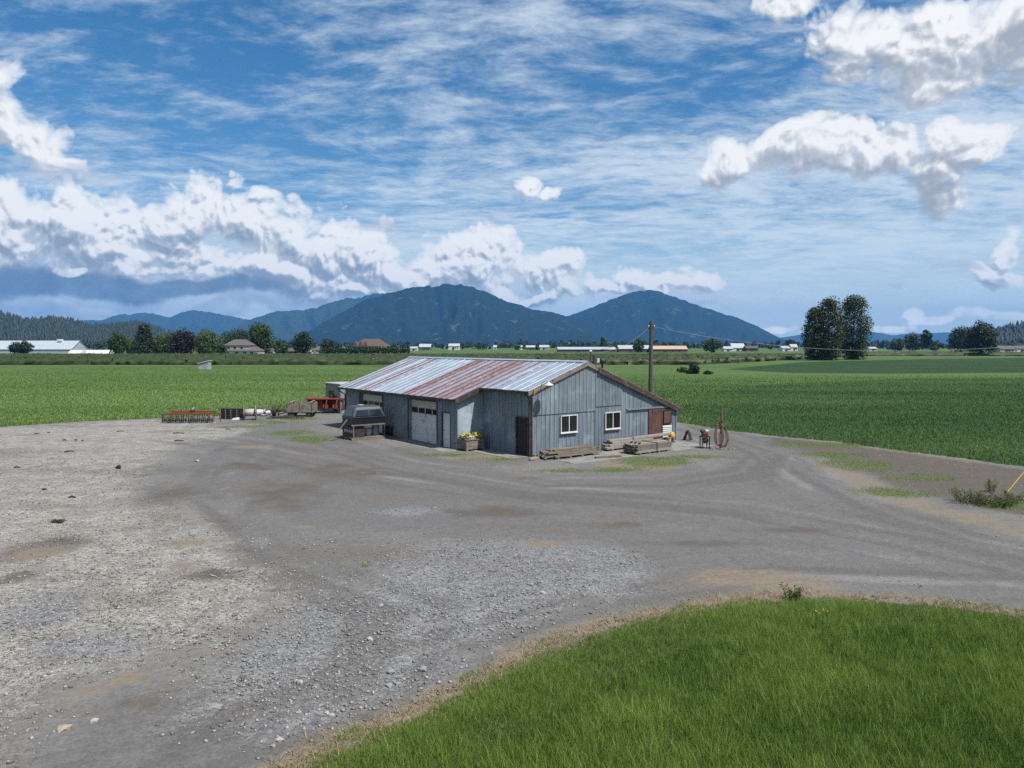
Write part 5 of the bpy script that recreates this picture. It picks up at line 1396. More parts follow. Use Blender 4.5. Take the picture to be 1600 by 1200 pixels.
for i in range(9):
    for j in range(7):
        u_, w_ = i / 8 * 2 - 1, j / 6 * 2 - 1
        v_.append((u_ * 0.45, w_ * 0.2, 0.17 * max(0, 1 - u_ * u_) ** 0.5 * max(0, 1 - w_ * w_) ** 0.5 * (0.7 + 0.6 * random.random()) + 0.01))
for i in range(8):
    for j in range(6): f_.append((i * 7 + j, (i + 1) * 7 + j, (i + 1) * 7 + j + 1, i * 7 + j + 1))
MB().add(v_, f_).build('sack_body', M_PLAST, sk, True)
ty = at_px('tyre', 'dark tyre standing upright left of the old wheel frame', 'tyre', 428.5, 651, 0.25)
tyre(ty, 'tread', (0, 0, 0.43), 0.43, 0.32, 'x')
wf = at_px('wheel_frame', 'rusty axle frame with two bare iron wheels left of the wooden trailer', 'farm machine', 442, 651, 0.2)
for x in (-0.35, 0.45):
    r_ = MB().tube([(x, 0.42 * math.cos(t), 0.42 + 0.42 * math.sin(t)) for t in np.linspace(0, 2 * math.pi, 21)], 0.035, 6, False)
    w_ = r_.build('wheel', M_RUST, wf, True)
    for k in range(6): MB().tube([(x, 0, 0.42), (x, 0.4 * math.cos(k * 1.047), 0.42 + 0.4 * math.sin(k * 1.047))], 0.015, 5).build('spoke', M_RUST, w_)
MB().tube([(-0.55, 0, 0.42), (0.6, 0, 0.42)], 0.05, 8).build('axle', M_RUST, wf)
MB().bar((-0.9, -0.1, 0.5), (0.2, 0.0, 0.55), 0.09).bar((-0.5, 0.1, 0.55), (-0.1, -0.1, 0.95), 0.06).build('drawbar', M_IRON, wf)
wt_ = at_px('farm_trailer', 'old grey wooden box trailer between the wheel frame and the red machine', 'trailer', 472, 651, 0.12)
for z in range(4):
    z0 = 0.42 + z * 0.19
    for s in (-0.85, 0.85): MB().box(-1.1, 1.1, s - 0.025, s + 0.025, z0, z0 + 0.175).build('side_plank', M_GREYWOOD, wt_)
    for s in (-1.13, 1.13): MB().box(s - 0.025, s + 0.025, -0.88, 0.88, z0, z0 + 0.175).build('end_plank', M_GREYWOOD, wt_)
for x in (-1.0, 0.0, 1.0):
    for s in (-0.905, 0.905): MB().box(x - 0.05, x + 0.05, s - 0.03, s + 0.03, 0.35, 1.24).build('stake', M_GREYWOOD, wt_)
MB().box(-1.1, 1.1, -0.82, 0.82, 0.36, 0.415).build('floor', M_LUM, wt_)
for x in (-0.8, 0.85): MB().bar((x, -0.95, 1.27), (x + 0.05, 0.95, 1.27), 0.09, 0.05).build('top_rail', M_LUM3, wt_)
for s in (-0.72, 0.72): tyre(wt_, 'wheel', (-0.75, s, 0.34), 0.33, 0.2, 'y'); tyre(wt_, 'wheel', (0.75, s, 0.34), 0.33, 0.2, 'y')
MB().bar((-1.1, 0, 0.40), (-2.0, 0.05, 0.16), 0.08).build('drawbar', M_IRON, wt_)
rh = at_px('harvester_header', 'long flat topped red farm machine with orange drums by the far shed end', 'farm machine', 512, 646, 0.02)
MB().box(-1.8, 1.6, -0.55, 0.65, 1.22, 1.36).build('top_deck', M_RED, rh, bevel=0.02)
MB().box(-1.7, -0.3, -0.30, 0.6, 0.55, 1.215).build('side_panel', mat('dark_red_panel', (0.16, 0.028, 0.022), 0.6, var=0.3), rh)
MB().box(-0.29, 1.5, 0.30, 0.6, 0.5, 1.215).build('back_panel', M_RED, rh)
for x in (-0.1, 0.75, 1.4): MB().lathe([(0.0, -0.25), (0.24, -0.25), (0.26, 0.0), (0.24, 0.25), (0.0, 0.25)], 16, (x, -0.15, 0.62), 'y').build('drum', M_ORANGE, rh, 'auto')
for x in (0.05, 0.95, 1.55): MB().bar((x, -0.5, 1.2), (x - 0.12, -0.5, 0.45), 0.10).build('arm', M_ORANGE, rh)
for x in (-1.3, 0.9): tyre(rh, 'wheel', (x, 0.2, 0.34), 0.34, 0.28, 'y')
MB().box(-1.75, 1.5, -0.35, 0.55, 0.30, 0.49).build('under_frame', M_IRON, rh)
tyre(rh, 'spare_wheel', (0.35, 0.2, 1.47), 0.24, 0.18, 'z')

# --- clutter between the machines
pbn = at_px('pipe_bundle', 'bundle of rusty pipes lying in the weeds right of the upright tyre', 'pipes', 436, 654, 0.35)
for i in range(6): MB().tube([(-1.0 + 0.1 * i, -0.2 + 0.09 * (i % 4), 0.06 + 0.09 * (i // 4)), (0.9 + 0.05 * i, -0.16 + 0.09 * (i % 4), 0.06 + 0.09 * (i // 4))], 0.042, 8).build('pipe', M_RUST if i % 2 else M_IRON, pbn)
chh = at_px('harrow_frame', 'flat rusty harrow frame on the ground in front of the grey trailer', 'farm machine', 458, 655, 0.1)
for i in range(5): MB().bar((-0.9 + 0.4 * i, -0.35, 0.12), (-0.7 + 0.4 * i, 0.35, 0.12), 0.05).build('bar', M_RUST, chh)
for y in (-0.35, 0.35): MB().bar((-1.0, y, 0.165), (1.0, y, 0.165), 0.05, 0.04).build('bar', M_RUST, chh)
for i in range(5): MB().tube([(-0.9 + 0.4 * i, -0.35, 0.14), (-0.9 + 0.4 * i, -0.37, 0.0)], 0.015, 5).build('spike', M_IRON, chh)
drn = at_px('oil_drum', 'dark rusty drum lying between the cable reel and the upright tyre', 'drum', 421, 648, 0.9)
MB().lathe([(0.0, -0.42), (0.27, -0.42), (0.28, -0.40), (0.275, -0.15), (0.285, -0.13), (0.275, -0.11), (0.275, 0.11), (0.285, 0.13), (0.275, 0.15), (0.28, 0.40), (0.27, 0.42), (0.0, 0.42)], 18, (0, 0.5, 0.28), 'x').build('drum_body', M_RUST, drn, 'auto')
MB().lathe([(0.0, 0.0), (0.03, 0.0), (0.03, 0.02), (0.0, 0.02)], 8, (0.42, 0.62, 0.28), 'x').build('bung', M_IRON, drn)

# --- little hut out in the left field
fh = at_px('pump_hut', 'tiny grey hut with a slanting white roof alone in the left field', 'hut', 320, 577, 0.0, 0.0)
MB().prism([(-1.15, -1.0, 0), (1.25, -1.0, 0), (1.25, -1.0, 2.05), (-1.15, -1.0, 1.45)], (0, 2.0, 0)).build('wall', mat('hut_siding', (0.36, 0.39, 0.42), 0.7, var=0.12), fh)
MB().prism([(-1.45, -1.25, 1.40), (1.45, -1.25, 2.13), (1.45, -1.25, 2.25), (-1.45, -1.25, 1.52)], (0, 2.5, 0)).build('roof', M_WHITE, fh)
MB().box(-0.1, 0.75, -1.03, -1.001, 0.05, 1.45).build('door', mat('hut_door', (0.30, 0.33, 0.36), 0.7), fh)
MB().box(-1.18, -1.151, -0.7, 0.7, 0.3, 1.2).build('dark_side_plate', M_IRON, fh)  # flat dark plate over most of the left wall

# ------------------------------------------------------------------ utility poles and wires
M_POLE = mat('pole_wood', (0.088, 0.080, 0.070), 0.9, var=0.35, scale=2, stretch=(4, 4, 0.3), bump=0.3)
M_WIRE = mat('aluminium_wire', (0.55, 0.55, 0.53), 0.35, 0.6, var=0.1)
M_CABLE = mat('black_cable', (0.03, 0.03, 0.032), 0.6)
P1 = np.array([0.189 * 52, 52.0]); P2 = np.array([34.0, 40.0])
def pole(name, label, p, h, loops):
    t_ = thing(name, label, 'pole', (p[0], p[1], 0.0))
    MB().tube([(0, 0, 0), (0, 0, h * 0.5), (0, 0, h)], [0.165, 0.150, 0.125], 14).build('shaft', M_POLE, t_, 'auto')
    MB().bar((-0.26, -0.05, h - 0.38), (0.26, -0.05, h - 0.38), 0.06).build('bracket', M_IRON, t_)
    for s in (-0.20, 0.20): MB().lathe([(0.0, -0.06), (0.05, -0.05), (0.03, 0.0), (0.055, 0.04), (0.0, 0.08)], 10, (s, -0.11, h - 0.36)).build('insulator', M_WHITE, t_, True)
    if loops:
        for s in (-1, 1): MB().tube([(s * (0.05 + 0.30 * math.sin(k / 10 * math.pi)), -0.13, h - 0.40 - 0.75 * k / 10) for k in range(11)], 0.014, 5, False).build('drip_loop', M_CABLE, t_)
    return t_
pole('utility_pole', 'weathered wooden utility pole rising behind the right roof slope of the shed', P1, 7.72, True)
pole('utility_pole', 'wooden utility pole just beyond the right edge of the photo carrying the wire', P2, 7.4, False)
def wire(name, label, a, b_, sag, r, m):
    a, b_ = np.array(a), np.array(b_)
    pts = [tuple(a + (b_ - a) * t + np.array([0, 0, -4 * sag * t * (1 - t)])) for t in np.linspace(0, 1, 31)]
    return tag(MB().tube(pts, r, 5, False).build(name, m, None, True), label, 'wire')
wire('overhead_wire', 'bright sagging overhead wire from the pole to the right edge', (P1[0] + 0.22, P1[1] - 0.1, 7.32), (P2[0], P2[1], 6.69), 1.315, 0.012, M_WIRE)
mp = SH2W(5.2, 1.0, 5.7)
wire('service_wire', 'thin dark service wire dropping from the pole to the mast on the shed roof', (P1[0] - 0.22, P1[1] - 0.1, 7.30), tuple(mp), 0.35, 0.012, M_CABLE)
wire('service_wire', 'thin bright service wire just beside the dark one above the shed roof', (P1[0] - 0.24, P1[1] - 0.1, 7.20), (mp.x, mp.y, mp.z - 0.12), 0.45, 0.009, M_WIRE)
an = G(1572, 771)
top = Vector((P2[0], P2[1], 6.5)); base = Vector((an[0], an[1], 0.0))
gd = (top - base).normalized()
tag(MB().tube([base, top], 0.008, 5, False).build('guy_wire', M_WIRE), 'thin steel guy wire running up through the yellow guard at the right', 'wire')
tag(MB().tube([base + gd * 0.05, base + gd * 2.5], 0.035, 10).build('guy_guard', mat('yellow_guard', (0.30, 0.20, 0.012), 0.55, var=0.2)), 'slanting yellow plastic guy wire guard at the right edge above weeds', 'guy guard')

# ------------------------------------------------------------------ stones and scraps one can pick out on the gravel
M_STONE = [mat('stone_pale', (0.40, 0.38, 0.35), 0.85, var=0.3, scale=8), mat('stone_grey', (0.26, 0.265, 0.27), 0.8, var=0.3, scale=8), mat('stone_tan', (0.36, 0.30, 0.23), 0.8, var=0.3, scale=8)]
def stone(px, py, s, mi, label, flat=0.6):
    p = G(px, py)
    import bmesh
    bm = bmesh.new(); bmesh.ops.create_icosphere(bm, subdivisions=1, radius=1.0)
    a = random.random() * 9
    for v in bm.verts:
        k = 1 + 0.9 * (float(vnoise(np.array(v.co.x * 1.6 + a + 50), np.array(v.co.y * 1.6 + v.co.z * 2 + 50), 2)) - 0.5)
        v.co = Vector((v.co.x * k * s, v.co.y * k * s * 0.75, max(v.co.z, -0.5) * k * s * flat))
    me = bpy.data.meshes.new('stone'); bm.to_mesh(me); bm.free()
    o = obj('stone', me, M_STONE[mi], None, False)
    o.location = (p[0], p[1], GZ + s * flat * 0.35); o.rotation_euler = (0, 0, a)
    return tag(o, label, 'stone')
stone(437, 1160, 0.085, 0, 'largest smooth white stone beside the straw at the bottom', 0.5)
stone(578, 1002, 0.075, 0, 'pale stone alone on the blue grey gravel above the lane')
stone(612, 1054, 0.095, 1, 'grey angular stone, left of a pair near the straw edge')
stone(660, 1050, 0.10, 1, 'grey angular stone, right of a pair near the straw edge')
stone(608, 1074, 0.085, 1, 'flat grey stone below the pair near the straw edge', 0.4)
stone(622, 1072, 0.06, 1, 'small grey stone touching the flat one near the straw')
stone(338, 1107, 0.12, 1, 'flat grey slab stone at the lane rut, bottom left', 0.3)
stone(100, 1142, 0.12, 2, 'tan flat stone near the bare dirt at bottom left', 0.4)
stone(848, 929, 0.075, 0, 'lone pale stone left of the bare dirt patch near the lawn')
stone(596, 949, 0.065, 0, 'small pale stone higher up on the blue grey gravel')
stone(470, 1069, 0.055, 0, 'tiny white stone on the grey lane left of the angular pair')
stone(511, 1118, 0.05, 0, 'tiny pale stone near the straw, left one', 0.6)
stone(519, 1121, 0.055, 0, 'tiny pale stone near the straw, right one', 0.6)
stone(308, 722, 0.14, 0, 'pale block of stone far out on the brown lane')
stone(427, 1170, 0.05, 1, 'small grey stone just below the largest white stone')
stone(148, 1130, 0.07, 0, 'pale stone right of the flat tan stone at bottom left')
M_SCRAP = mat('dark_scrap', (0.030, 0.028, 0.028), 0.8, var=0.4, scale=6)
where = ['leftmost in the top row on the pale gravel', 'second in the top row on the pale gravel', 'near the field edge above the others', 'in the middle of the pale gravel, left', 'in the middle of the pale gravel, centre', 'in the middle of the pale gravel, right', 'lying aslant on the pale gravel', 'by the left edge of the photo', 'largest black one on the pale gravel', 'small one far left below the large', 'small flat one below the large black one', 'small one in front of the red cultivator', 'longer one in front of the red cultivator', 'at the right tip of the pale gravel below the crate']
for i, (px, py, l_, r_) in enumerate(((57, 679, 0.32, 0.3), (76, 677, 0.2, -0.2), (188, 675, 0.45, 0.4), (101, 689, 0.26, 0.1), (119, 689, 0.16, 0.8), (129, 690, 0.16, -0.7), (108, 707, 0.5, 0.9), (27, 732, 0.3, 0.1), (186, 734, 0.28, -0.4), (70, 767, 0.16, 1.2), (113, 779, 0.28, 0.1), (280, 690, 0.6, 0.05), (279, 678, 0.75, 0.1), (357, 672, 0.4, 0.1))):
    p = G(px, py)
    q = tag(MB().bar((-l_ / 2, 0, 0.03), (0, 0.04, 0.06 if i != 8 else 0.16), 0.09 if i != 8 else 0.16, 0.05 if i != 8 else 0.14).bar((-0.02, 0.04, 0.05), (l_ / 2, -0.03, 0.025), 0.07, 0.04).build('scrap_piece', M_SCRAP, None, bevel=0.01), 'dark scrap piece ' + where[i], 'scrap')
    q.location = (p[0], p[1], GZ); q.rotation_euler = (0, 0, r_)

# ================================================================== VEGETATION AND THE FAR FARMS
LEAVES = {
    'green': leaf_mat('leaf_green', (0.0144, 0.0336, 0.0080), (0.0600, 0.0960, 0.0224), 0.25),
    'dark': leaf_mat('leaf_dark', (0.0096, 0.0208, 0.0080), (0.0336, 0.0528, 0.0192), 0.2),
    'olive': leaf_mat('leaf_olive', (0.0176, 0.0272, 0.0096), (0.0656, 0.0800, 0.0304), 0.2),
    'purple': leaf_mat('leaf_purple', (0.0096, 0.0064, 0.0096), (0.0320, 0.0176, 0.0240), 0.15),
    'bright': leaf_mat('leaf_bright', (0.0280, 0.0560, 0.0112), (0.0960, 0.1360, 0.0320), 0.3),
}
M_BARK = mat('tree_bark', (0.085, 0.068, 0.052), 0.9, var=0.35, scale=3, stretch=(2, 2, 0.4))
def crown_points(shape, h, w, n, trunk):
    """clump centres through the crown's volume, denser to the outside"""
    out = []
    while len(out) < n:
        d = RNG.normal(size=3); d /= np.linalg.norm(d)
        r = RNG.random() ** 0.45
        p = d * r
        z01 = (p[2] + 1) / 2
        if shape == 'conifer':
            z01 = RNG.random() ** 1.35
            k = (1 - z01) * 0.95 + 0.05
            a = RNG.random() * 6.283; rr = (0.35 + 0.65 * RNG.random() ** 0.5) * k
            x, y = math.cos(a) * rr, math.sin(a) * rr
        elif shape == 'column':
            k = 0.75 + 0.25 * math.sin(z01 * math.pi); k *= 1 if z01 < 0.7 else max(0.25, (1 - z01) / 0.3)
            a = RNG.random() * 6.283; rr = (0.35 + 0.65 * RNG.random() ** 0.5) * k
            x, y = math.cos(a) * rr, math.sin(a) * rr
        elif shape == 'bush':
            x, y, z01 = p[0], p[1], abs(p[2])
        elif shape == 'cottonwood':
            z01 = RNG.random()
            k = float(np.interp(z01, [0, 0.12, 0.3, 0.6, 0.85, 1.0], [0.45, 0.55, 0.85, 1.0, 0.72, 0.30]))
            a = RNG.random() * 6.283; rr = (0.3 + 0.7 * RNG.random() ** 0.5) * k
            x, y = math.cos(a) * rr, math.sin(a) * rr
        else:
            x, y = p[0], p[1]
        out.append((x * w / 2, y * w / 2, trunk + z01 * (h - trunk)))
    return np.array(out)
def tree(name, label, px, py, top, width, shape='round', leaf='green', Y=None, group=None, dense=1.0, trunk=0.06, leafsize=None, cat='tree'):
    p = G(px, py) if Y is None else AT(px, py, Y)
    Y = p[1]
    h = CAMH + (HZ - top) / FPX * Y
    w = width / FPX * Y
    t_ = thing(name, label, cat, (p[0], Y, 0.0), RNG.random() * 6.28, group)
    tz = trunk * h
    limbs = MB().tube([(0, 0, -0.05), (0.02 * w, 0, h * 0.35), (0, 0.02 * w, h * 0.8)], [max(0.06, 0.035 * w), max(0.04, 0.026 * w), 0.02], 7)
    for k in range(5):
        a = k * 1.26 + RNG.random()
        z0 = h * (0.25 + 0.08 * k)
        limbs.tube([(0, 0, z0), (math.cos(a) * w * 0.18, math.sin(a) * w * 0.18, z0 + h * 0.10), (math.cos(a) * w * 0.34, math.sin(a) * w * 0.34, z0 + h * 0.2)], [max(0.03, 0.014 * w), max(0.02, 0.009 * w), 0.01], 5)
    limbs.build('trunk', M_BARK, t_)
    area = width * (py - top if py > top else 20)
    nc = int(np.clip(area / 13 * dense, 40, 330))
    cs = crown_points(shape, h, w, nc, tz)
    ls = leafsize or max(0.05, 1.5 * Y / FPX * 0.85)
    cr = 0.145 * min(w, h) * (1 + 0.6 * RNG.random(nc))
    cs[:, :2] *= 0.88
    rs = np.stack([cr, cr, cr * 0.8], -1)
    v_, f_, tt = leaf_cloud(cs, rs, int(34), ls)
    v_[:, 2] = np.maximum(v_[:, 2], 0.02)
    obj('crown', mesh_np('crown', v_, f_, tt), LEAVES[leaf], t_)
    return t_
# the tall clump on the right
tree('cottonwood_tree', 'leftmost and lowest of three tall dark cottonwoods standing together in the right field', 1272, 563, 484, 36, 'cottonwood', 'olive', dense=1.15, trunk=0.0)
tree('cottonwood_tree', 'middle of three tall dark cottonwoods standing together in the right field', 1294, 563, 470, 48, 'cottonwood', 'olive', dense=1.15, trunk=0.0)
tree('cottonwood_tree', 'rightmost and tallest of three dark cottonwoods standing together in the right field', 1333, 562, 466, 50, 'cottonwood', 'olive', dense=1.15, trunk=0.0)
# trees near the right edge
tree('fir_tree', 'dark pointed fir among the trees at the right edge', 1533, 556, 501, 40, 'column', 'dark', dense=1.3)
tree('maple_tree', 'rounded dark tree left of the pointed fir at the right edge', 1500, 551, 511, 34, 'round', 'dark', dense=1.2)
tree('maple_tree', 'low dark tree between the rounded tree and the fir at the right', 1515, 552, 518, 26, 'round', 'olive')
tree('fir_tree', 'slim dark fir right of the far grove in the middle of the right horizon', 1447, 549, 514, 16, 'column', 'dark', dense=1.5)
tree('maple_tree', 'broad dark tree in the far grove left of the slim fir', 1426, 549, 522, 26, 'round', 'dark')
tree('maple_tree', 'small dark tree at the left end of the far grove', 1402, 549, 528, 22, 'round', 'olive')
tree('maple_tree', 'low tree right of the slim fir in the far grove', 1462, 549, 534, 26, 'round', 'green')
# behind the middle field
tree('willow_tree', 'rounded green tree right of the utility pole beyond the crop', 1112, 551, 530, 34, 'round', 'green', dense=1.3)
tree('poplar_tree', 'small upright tree above the shed ridge in front of the white barns', 942, 549, 527, 12, 'conifer', 'green', dense=2)
tree('willow_tree', 'round tree left of the utility pole in front of the white barn', 998, 551, 530, 18, 'round', 'green', dense=1.6)
tree('maple_tree', 'dark rounded tree on the far treeline left of the tall cottonwoods', 1235, 547, 531, 18, 'round', 'dark')
# left farmstead, left to right
tree('shade_tree', 'broad dark bush in front of the long pale greenhouse', 33, 554, 534, 40, 'round', 'dark', dense=1.5)
tree('shade_tree', 'green leafy tree at the left end of the farm trees', 184, 553, 520, 30, 'round', 'green', Y=420, dense=1.3)
tree('shade_tree', 'low green tree between the leafy tree and the tall spruce', 204, 554, 530, 26, 'round', 'bright', Y=425)
tree('spruce_tree', 'tall dark spruce among the farm trees on the left', 226, 555, 511, 40, 'conifer', 'dark', Y=415, dense=1.8)
tree('shade_tree', 'bright green tree between the spruce and the purple tree', 257, 555, 522, 34, 'round', 'bright', Y=420, dense=1.2)
tree('copper_beech', 'dark purple leaved tree left of the grey roofed farmhouse', 286, 556, 515, 42, 'round', 'purple', Y=408, dense=1.6)
tree('shade_tree', 'yellow green tree right of the purple tree', 326, 555, 517, 38, 'round', 'bright', Y=420, dense=1.3)
tree('shade_tree', 'small green bush at the foot of the yellow green tree', 318, 557, 537, 26, 'round', 'green', Y=400)
tree('shade_tree', 'broad green tree behind the grey roofed farmhouse', 370, 553, 516, 48, 'round', 'green', Y=470, dense=1.3)
tree('shade_tree', 'tall dense tree right of the grey roofed farmhouse', 408, 554, 506, 38, 'round', 'green', Y=440, dense=1.7)
tree('shade_tree', 'rounded low tree right of the tall dense tree', 438, 555, 531, 26, 'round', 'green', Y=425)
tree('shade_tree', 'dark rounded tree above the small sheds', 474, 555, 520, 32, 'round', 'dark', Y=430, dense=1.4)
tree('shade_tree', 'dark tree at the left end of the clipped cedar hedge', 513, 557, 531, 24, 'round', 'dark', Y=415, dense=1.3)
tree('shade_tree', 'small bush in front of the grey roofed farmhouse', 348, 557, 541, 14, 'round', 'dark', Y=403)
tree('shade_tree', 'tree top showing over the brown roofed house', 598, 551, 529, 12, 'round', 'green', Y=520)
# clipped cedars: one after another
cmesh = []
for k in range(4):
    cs = crown_points('column', 5.2, 1.7, 46, 0.05)
    v_, f_, tt = leaf_cloud(cs, 0.28, 26, 0.24)
    v_[:, 2] = np.maximum(v_[:, 2], 0.02)
    me = mesh_np('crown', v_, f_, tt); me.materials.append(leaf_mat('cedar_leaf', (0.014, 0.036, 0.010), (0.050, 0.088, 0.020), 0.15))
    cmesh.append(me)
for i in range(34):
    p = AT(506 + i * 4.0, 557, 408 - i * 0.25)
    t_ = thing('hedge_cedar', 'narrow clipped cedar in the dark hedge in front of the brown roofed house', 'cedar', (p[0], p[1], 0), i * 1.3, 'cedars of the clipped hedge')
    s_ = (0.93 + 0.14 * RNG.random()) * (1.12 if 20 < i < 26 else 1.0)
    t_.scale = (1, 1, s_)
    c_ = bpy.data.objects.new('crown', cmesh[i % 4]); COL.objects.link(c_); c_.parent = t_
# bushes and weeds nearer by
tree('shrub', 'dark round shrub in the field right of the utility pole', 1083, 584, 566, 26, 'bush', 'dark', trunk=0.02, leafsize=0.16, dense=1.6, cat='shrub')
tree('shrub', 'low scrub left of the dark round shrub', 1066, 582, 574, 22, 'bush', 'olive', trunk=0.02, leafsize=0.16, cat='shrub')
tree('shrub', 'small scrub right of the dark round shrub', 1106, 585, 578, 20, 'bush', 'olive', trunk=0.02, leafsize=0.14, cat='shrub')
def weed(name, label, px, py, h, w, n, leaf, dry=False):
    p = G(px, py)
    t_ = thing(name, label, 'weed', (p[0], p[1], 0.02))
    st_ = MB(); tips = []
    for k in range(n):
        a = RNG.random() * 6.28; r = w * 0.5 * RNG.random() ** 0.6; hh = h * (0.55 + 0.45 * RNG.random())
        q = (math.cos(a) * r, math.sin(a) * r)
        st_.tube([(q[0] * 0.5, q[1] * 0.5, 0), (q[0] * 0.8, q[1] * 0.8, hh * 0.6), (q[0], q[1], hh)], [0.008, 0.006, 0.003], 4)
        for z in (0.25, 0.42, 0.6, 0.78, 0.95): tips.append((q[0] * (0.5 + 0.5 * z), q[1] * (0.5 + 0.5 * z), hh * z))
    st_.build('stem', M_LUM2, t_)
    v_, f_, tt = leaf_cloud(tips, 0.055, 6, 0.022)
    v_[:, 2] = np.maximum(v_[:, 2], 0.01)
    obj('leaves', mesh_np('leaves', v_, f_, tt), LEAVES[leaf], t_)
weed('weed', 'tall bushy weed at the top edge of the near lawn', 1240, 938, 0.40, 0.6, 14, 'bright')
weed('weed', 'grey green weed clump left of the yellow guard', 1518, 788, 0.55, 1.6, 60, 'bright')
weed('weed', 'low green weed patch below the yellow guard', 1560, 792, 0.40, 1.6, 60, 'bright')
weed('weed', 'dark weed clump between the grey green clump and the guard', 1549, 770, 0.6, 0.7, 14, 'bright')
weed('weed', 'green weed patch at the foot of the yellow guard, right side', 1590, 785, 0.4, 1.2, 24, 'bright')
weed('weed', 'flat grey green weed alone on the pale gravel', 90, 818, 0.12, 0.55, 16, 'olive')
for i, (px, py, n) in enumerate(((1230, 684, 10), (1358, 697, 22), (1330, 694, 12))):
    weed('weed', ['yellowish weeds at the field edge, farthest along the lane', 'yellow flowering weeds, largest patch at the field edge', 'yellowish weeds just left of the largest flowering patch'][i], px, py, 0.55, 1.6, n, 'bright')
weed('weed', 'lone upright weed in the right field', 1237, 606, 1.3, 0.9, 10, 'olive')
for i in range(5):
    p = G(1268 + 6 * i, 986 + (i % 3) * 3)
    q = thing('buttercup', 'small yellow flower in the near lawn', 'flower', (p[0], p[1], 0.0), i, 'yellow flowers in the lawn')
    MB().tube([(0, 0, 0), (0.01, 0, 0.45)], 0.004, 4).build('stem', LEAVES['green'], q)
    v_, f_, tt = leaf_cloud([(0.01, 0, 0.46)], 0.018, 8, 0.016); obj('petals', mesh_np('petals', v_, f_, tt), M_YEL, q)

# ---- berry crop: long low rows, then treelines too far to count
def crop_rows(name, label, ys_, x_of, hgt, m, step=1.0):
    V, F, T = [], [], []
    o = 0
    for y in ys_:
        x0, x1 = x_of(y)
        xs_ = np.arange(x0, x1, step); n = len(xs_)
        if n < 3: continue
        sec = [(-0.95, 0.0), (-1.0, 0.55), (-0.65, 0.95), (0.0, 1.05), (0.65, 0.9), (1.0, 0.5), (0.95, 0.0)]
        rows = []
        for (dy, z) in sec:
            j = 0.25 * RNG.normal(size=n)
            rows.append(np.stack([xs_ + 0.5 * RNG.normal(size=n), y + dy + j, np.maximum(0, z * hgt * (1 + 0.16 * RNG.normal(size=n) + 0.25 * (fbm(xs_ * 0.05, 0 * xs_ + y, 3, 1) - 0.5)))], -1))
        R = np.array(rows)
        idx = np.arange(len(sec) * n).reshape(len(sec), n) + o
        F.append(np.stack([idx[:-1, :-1], idx[:-1, 1:], idx[1:, 1:], idx[1:, :-1]], -1).reshape(-1, 4))
        V.append(R.reshape(-1, 3)); T.append(RNG.random(len(sec) * n)); o += len(sec) * n
    ob = kind(obj(name, mesh_np(name, np.concatenate(V), np.concatenate(F), np.concatenate(T)), m), 'stuff')
    return tag(ob, label, 'crop')
M_BERRY = leaf_mat('berry_leaf', (0.016, 0.028, 0.009), (0.048, 0.066, 0.021), 0.1)
crop_rows('berry_rows', 'olive green rows of berry bushes beyond both fields', [230 + 3.3 * k + (0.02 * k) ** 2 for k in range(50)], lambda y: (-y * 0.80 - 20, 58 + (y - 229) * 0.74), 1.55, M_BERRY)
crop_rows('far_crop_rows', 'far green crop rows at the right under the horizon', [430 + 5 * k for k in range(24)], lambda y: (y * 0.40, y * 0.80 + 20), 1.3, M_BERRY, 3.0)
def woods(name, label, n, d0, d1, x0, x1, hs, leaf):
    cs, rs = [], []
    for k in range(n):
        d = d0 + (d1 - d0) * RNG.random(); px = x0 + (x1 - x0) * RNG.random()
        h = hs[0] + (hs[1] - hs[0]) * RNG.random() ** 1.5; w = h * (0.5 + 0.5 * RNG.random())
        X = (px - 800) / FPX * d
        for j in range(4):
            cs.append((X + (RNG.random() - 0.5) * w * 0.6, d, h * (0.18 + 0.2 * j))); rs.append((w * (0.5 - 0.09 * j), w * 0.5, h * 0.2))
    v_, f_, tt = leaf_cloud(cs, rs, 14, 0.0028 * (d0 + d1) / 2 * 0.5)
    v_[:, 2] = np.maximum(v_[:, 2], 0.1)
    return tag(kind(obj(name, mesh_np(name, v_, f_, tt), LEAVES[leaf]), 'stuff'), label, 'woods')
woods('far_woods', 'long dark treeline along the foot of the mountains', 560, 1500, 2400, 380, 1700, (9, 20), 'dark')
woods('valley_trees', 'scattered green trees along the valley farms', 110, 1000, 1450, 560, 1700, (5, 12), 'green')
woods('hill_foot_woods', 'dark trees at the foot of the left hill behind the greenhouse', 170, 900, 1300, -250, 400, (8, 16), 'dark')

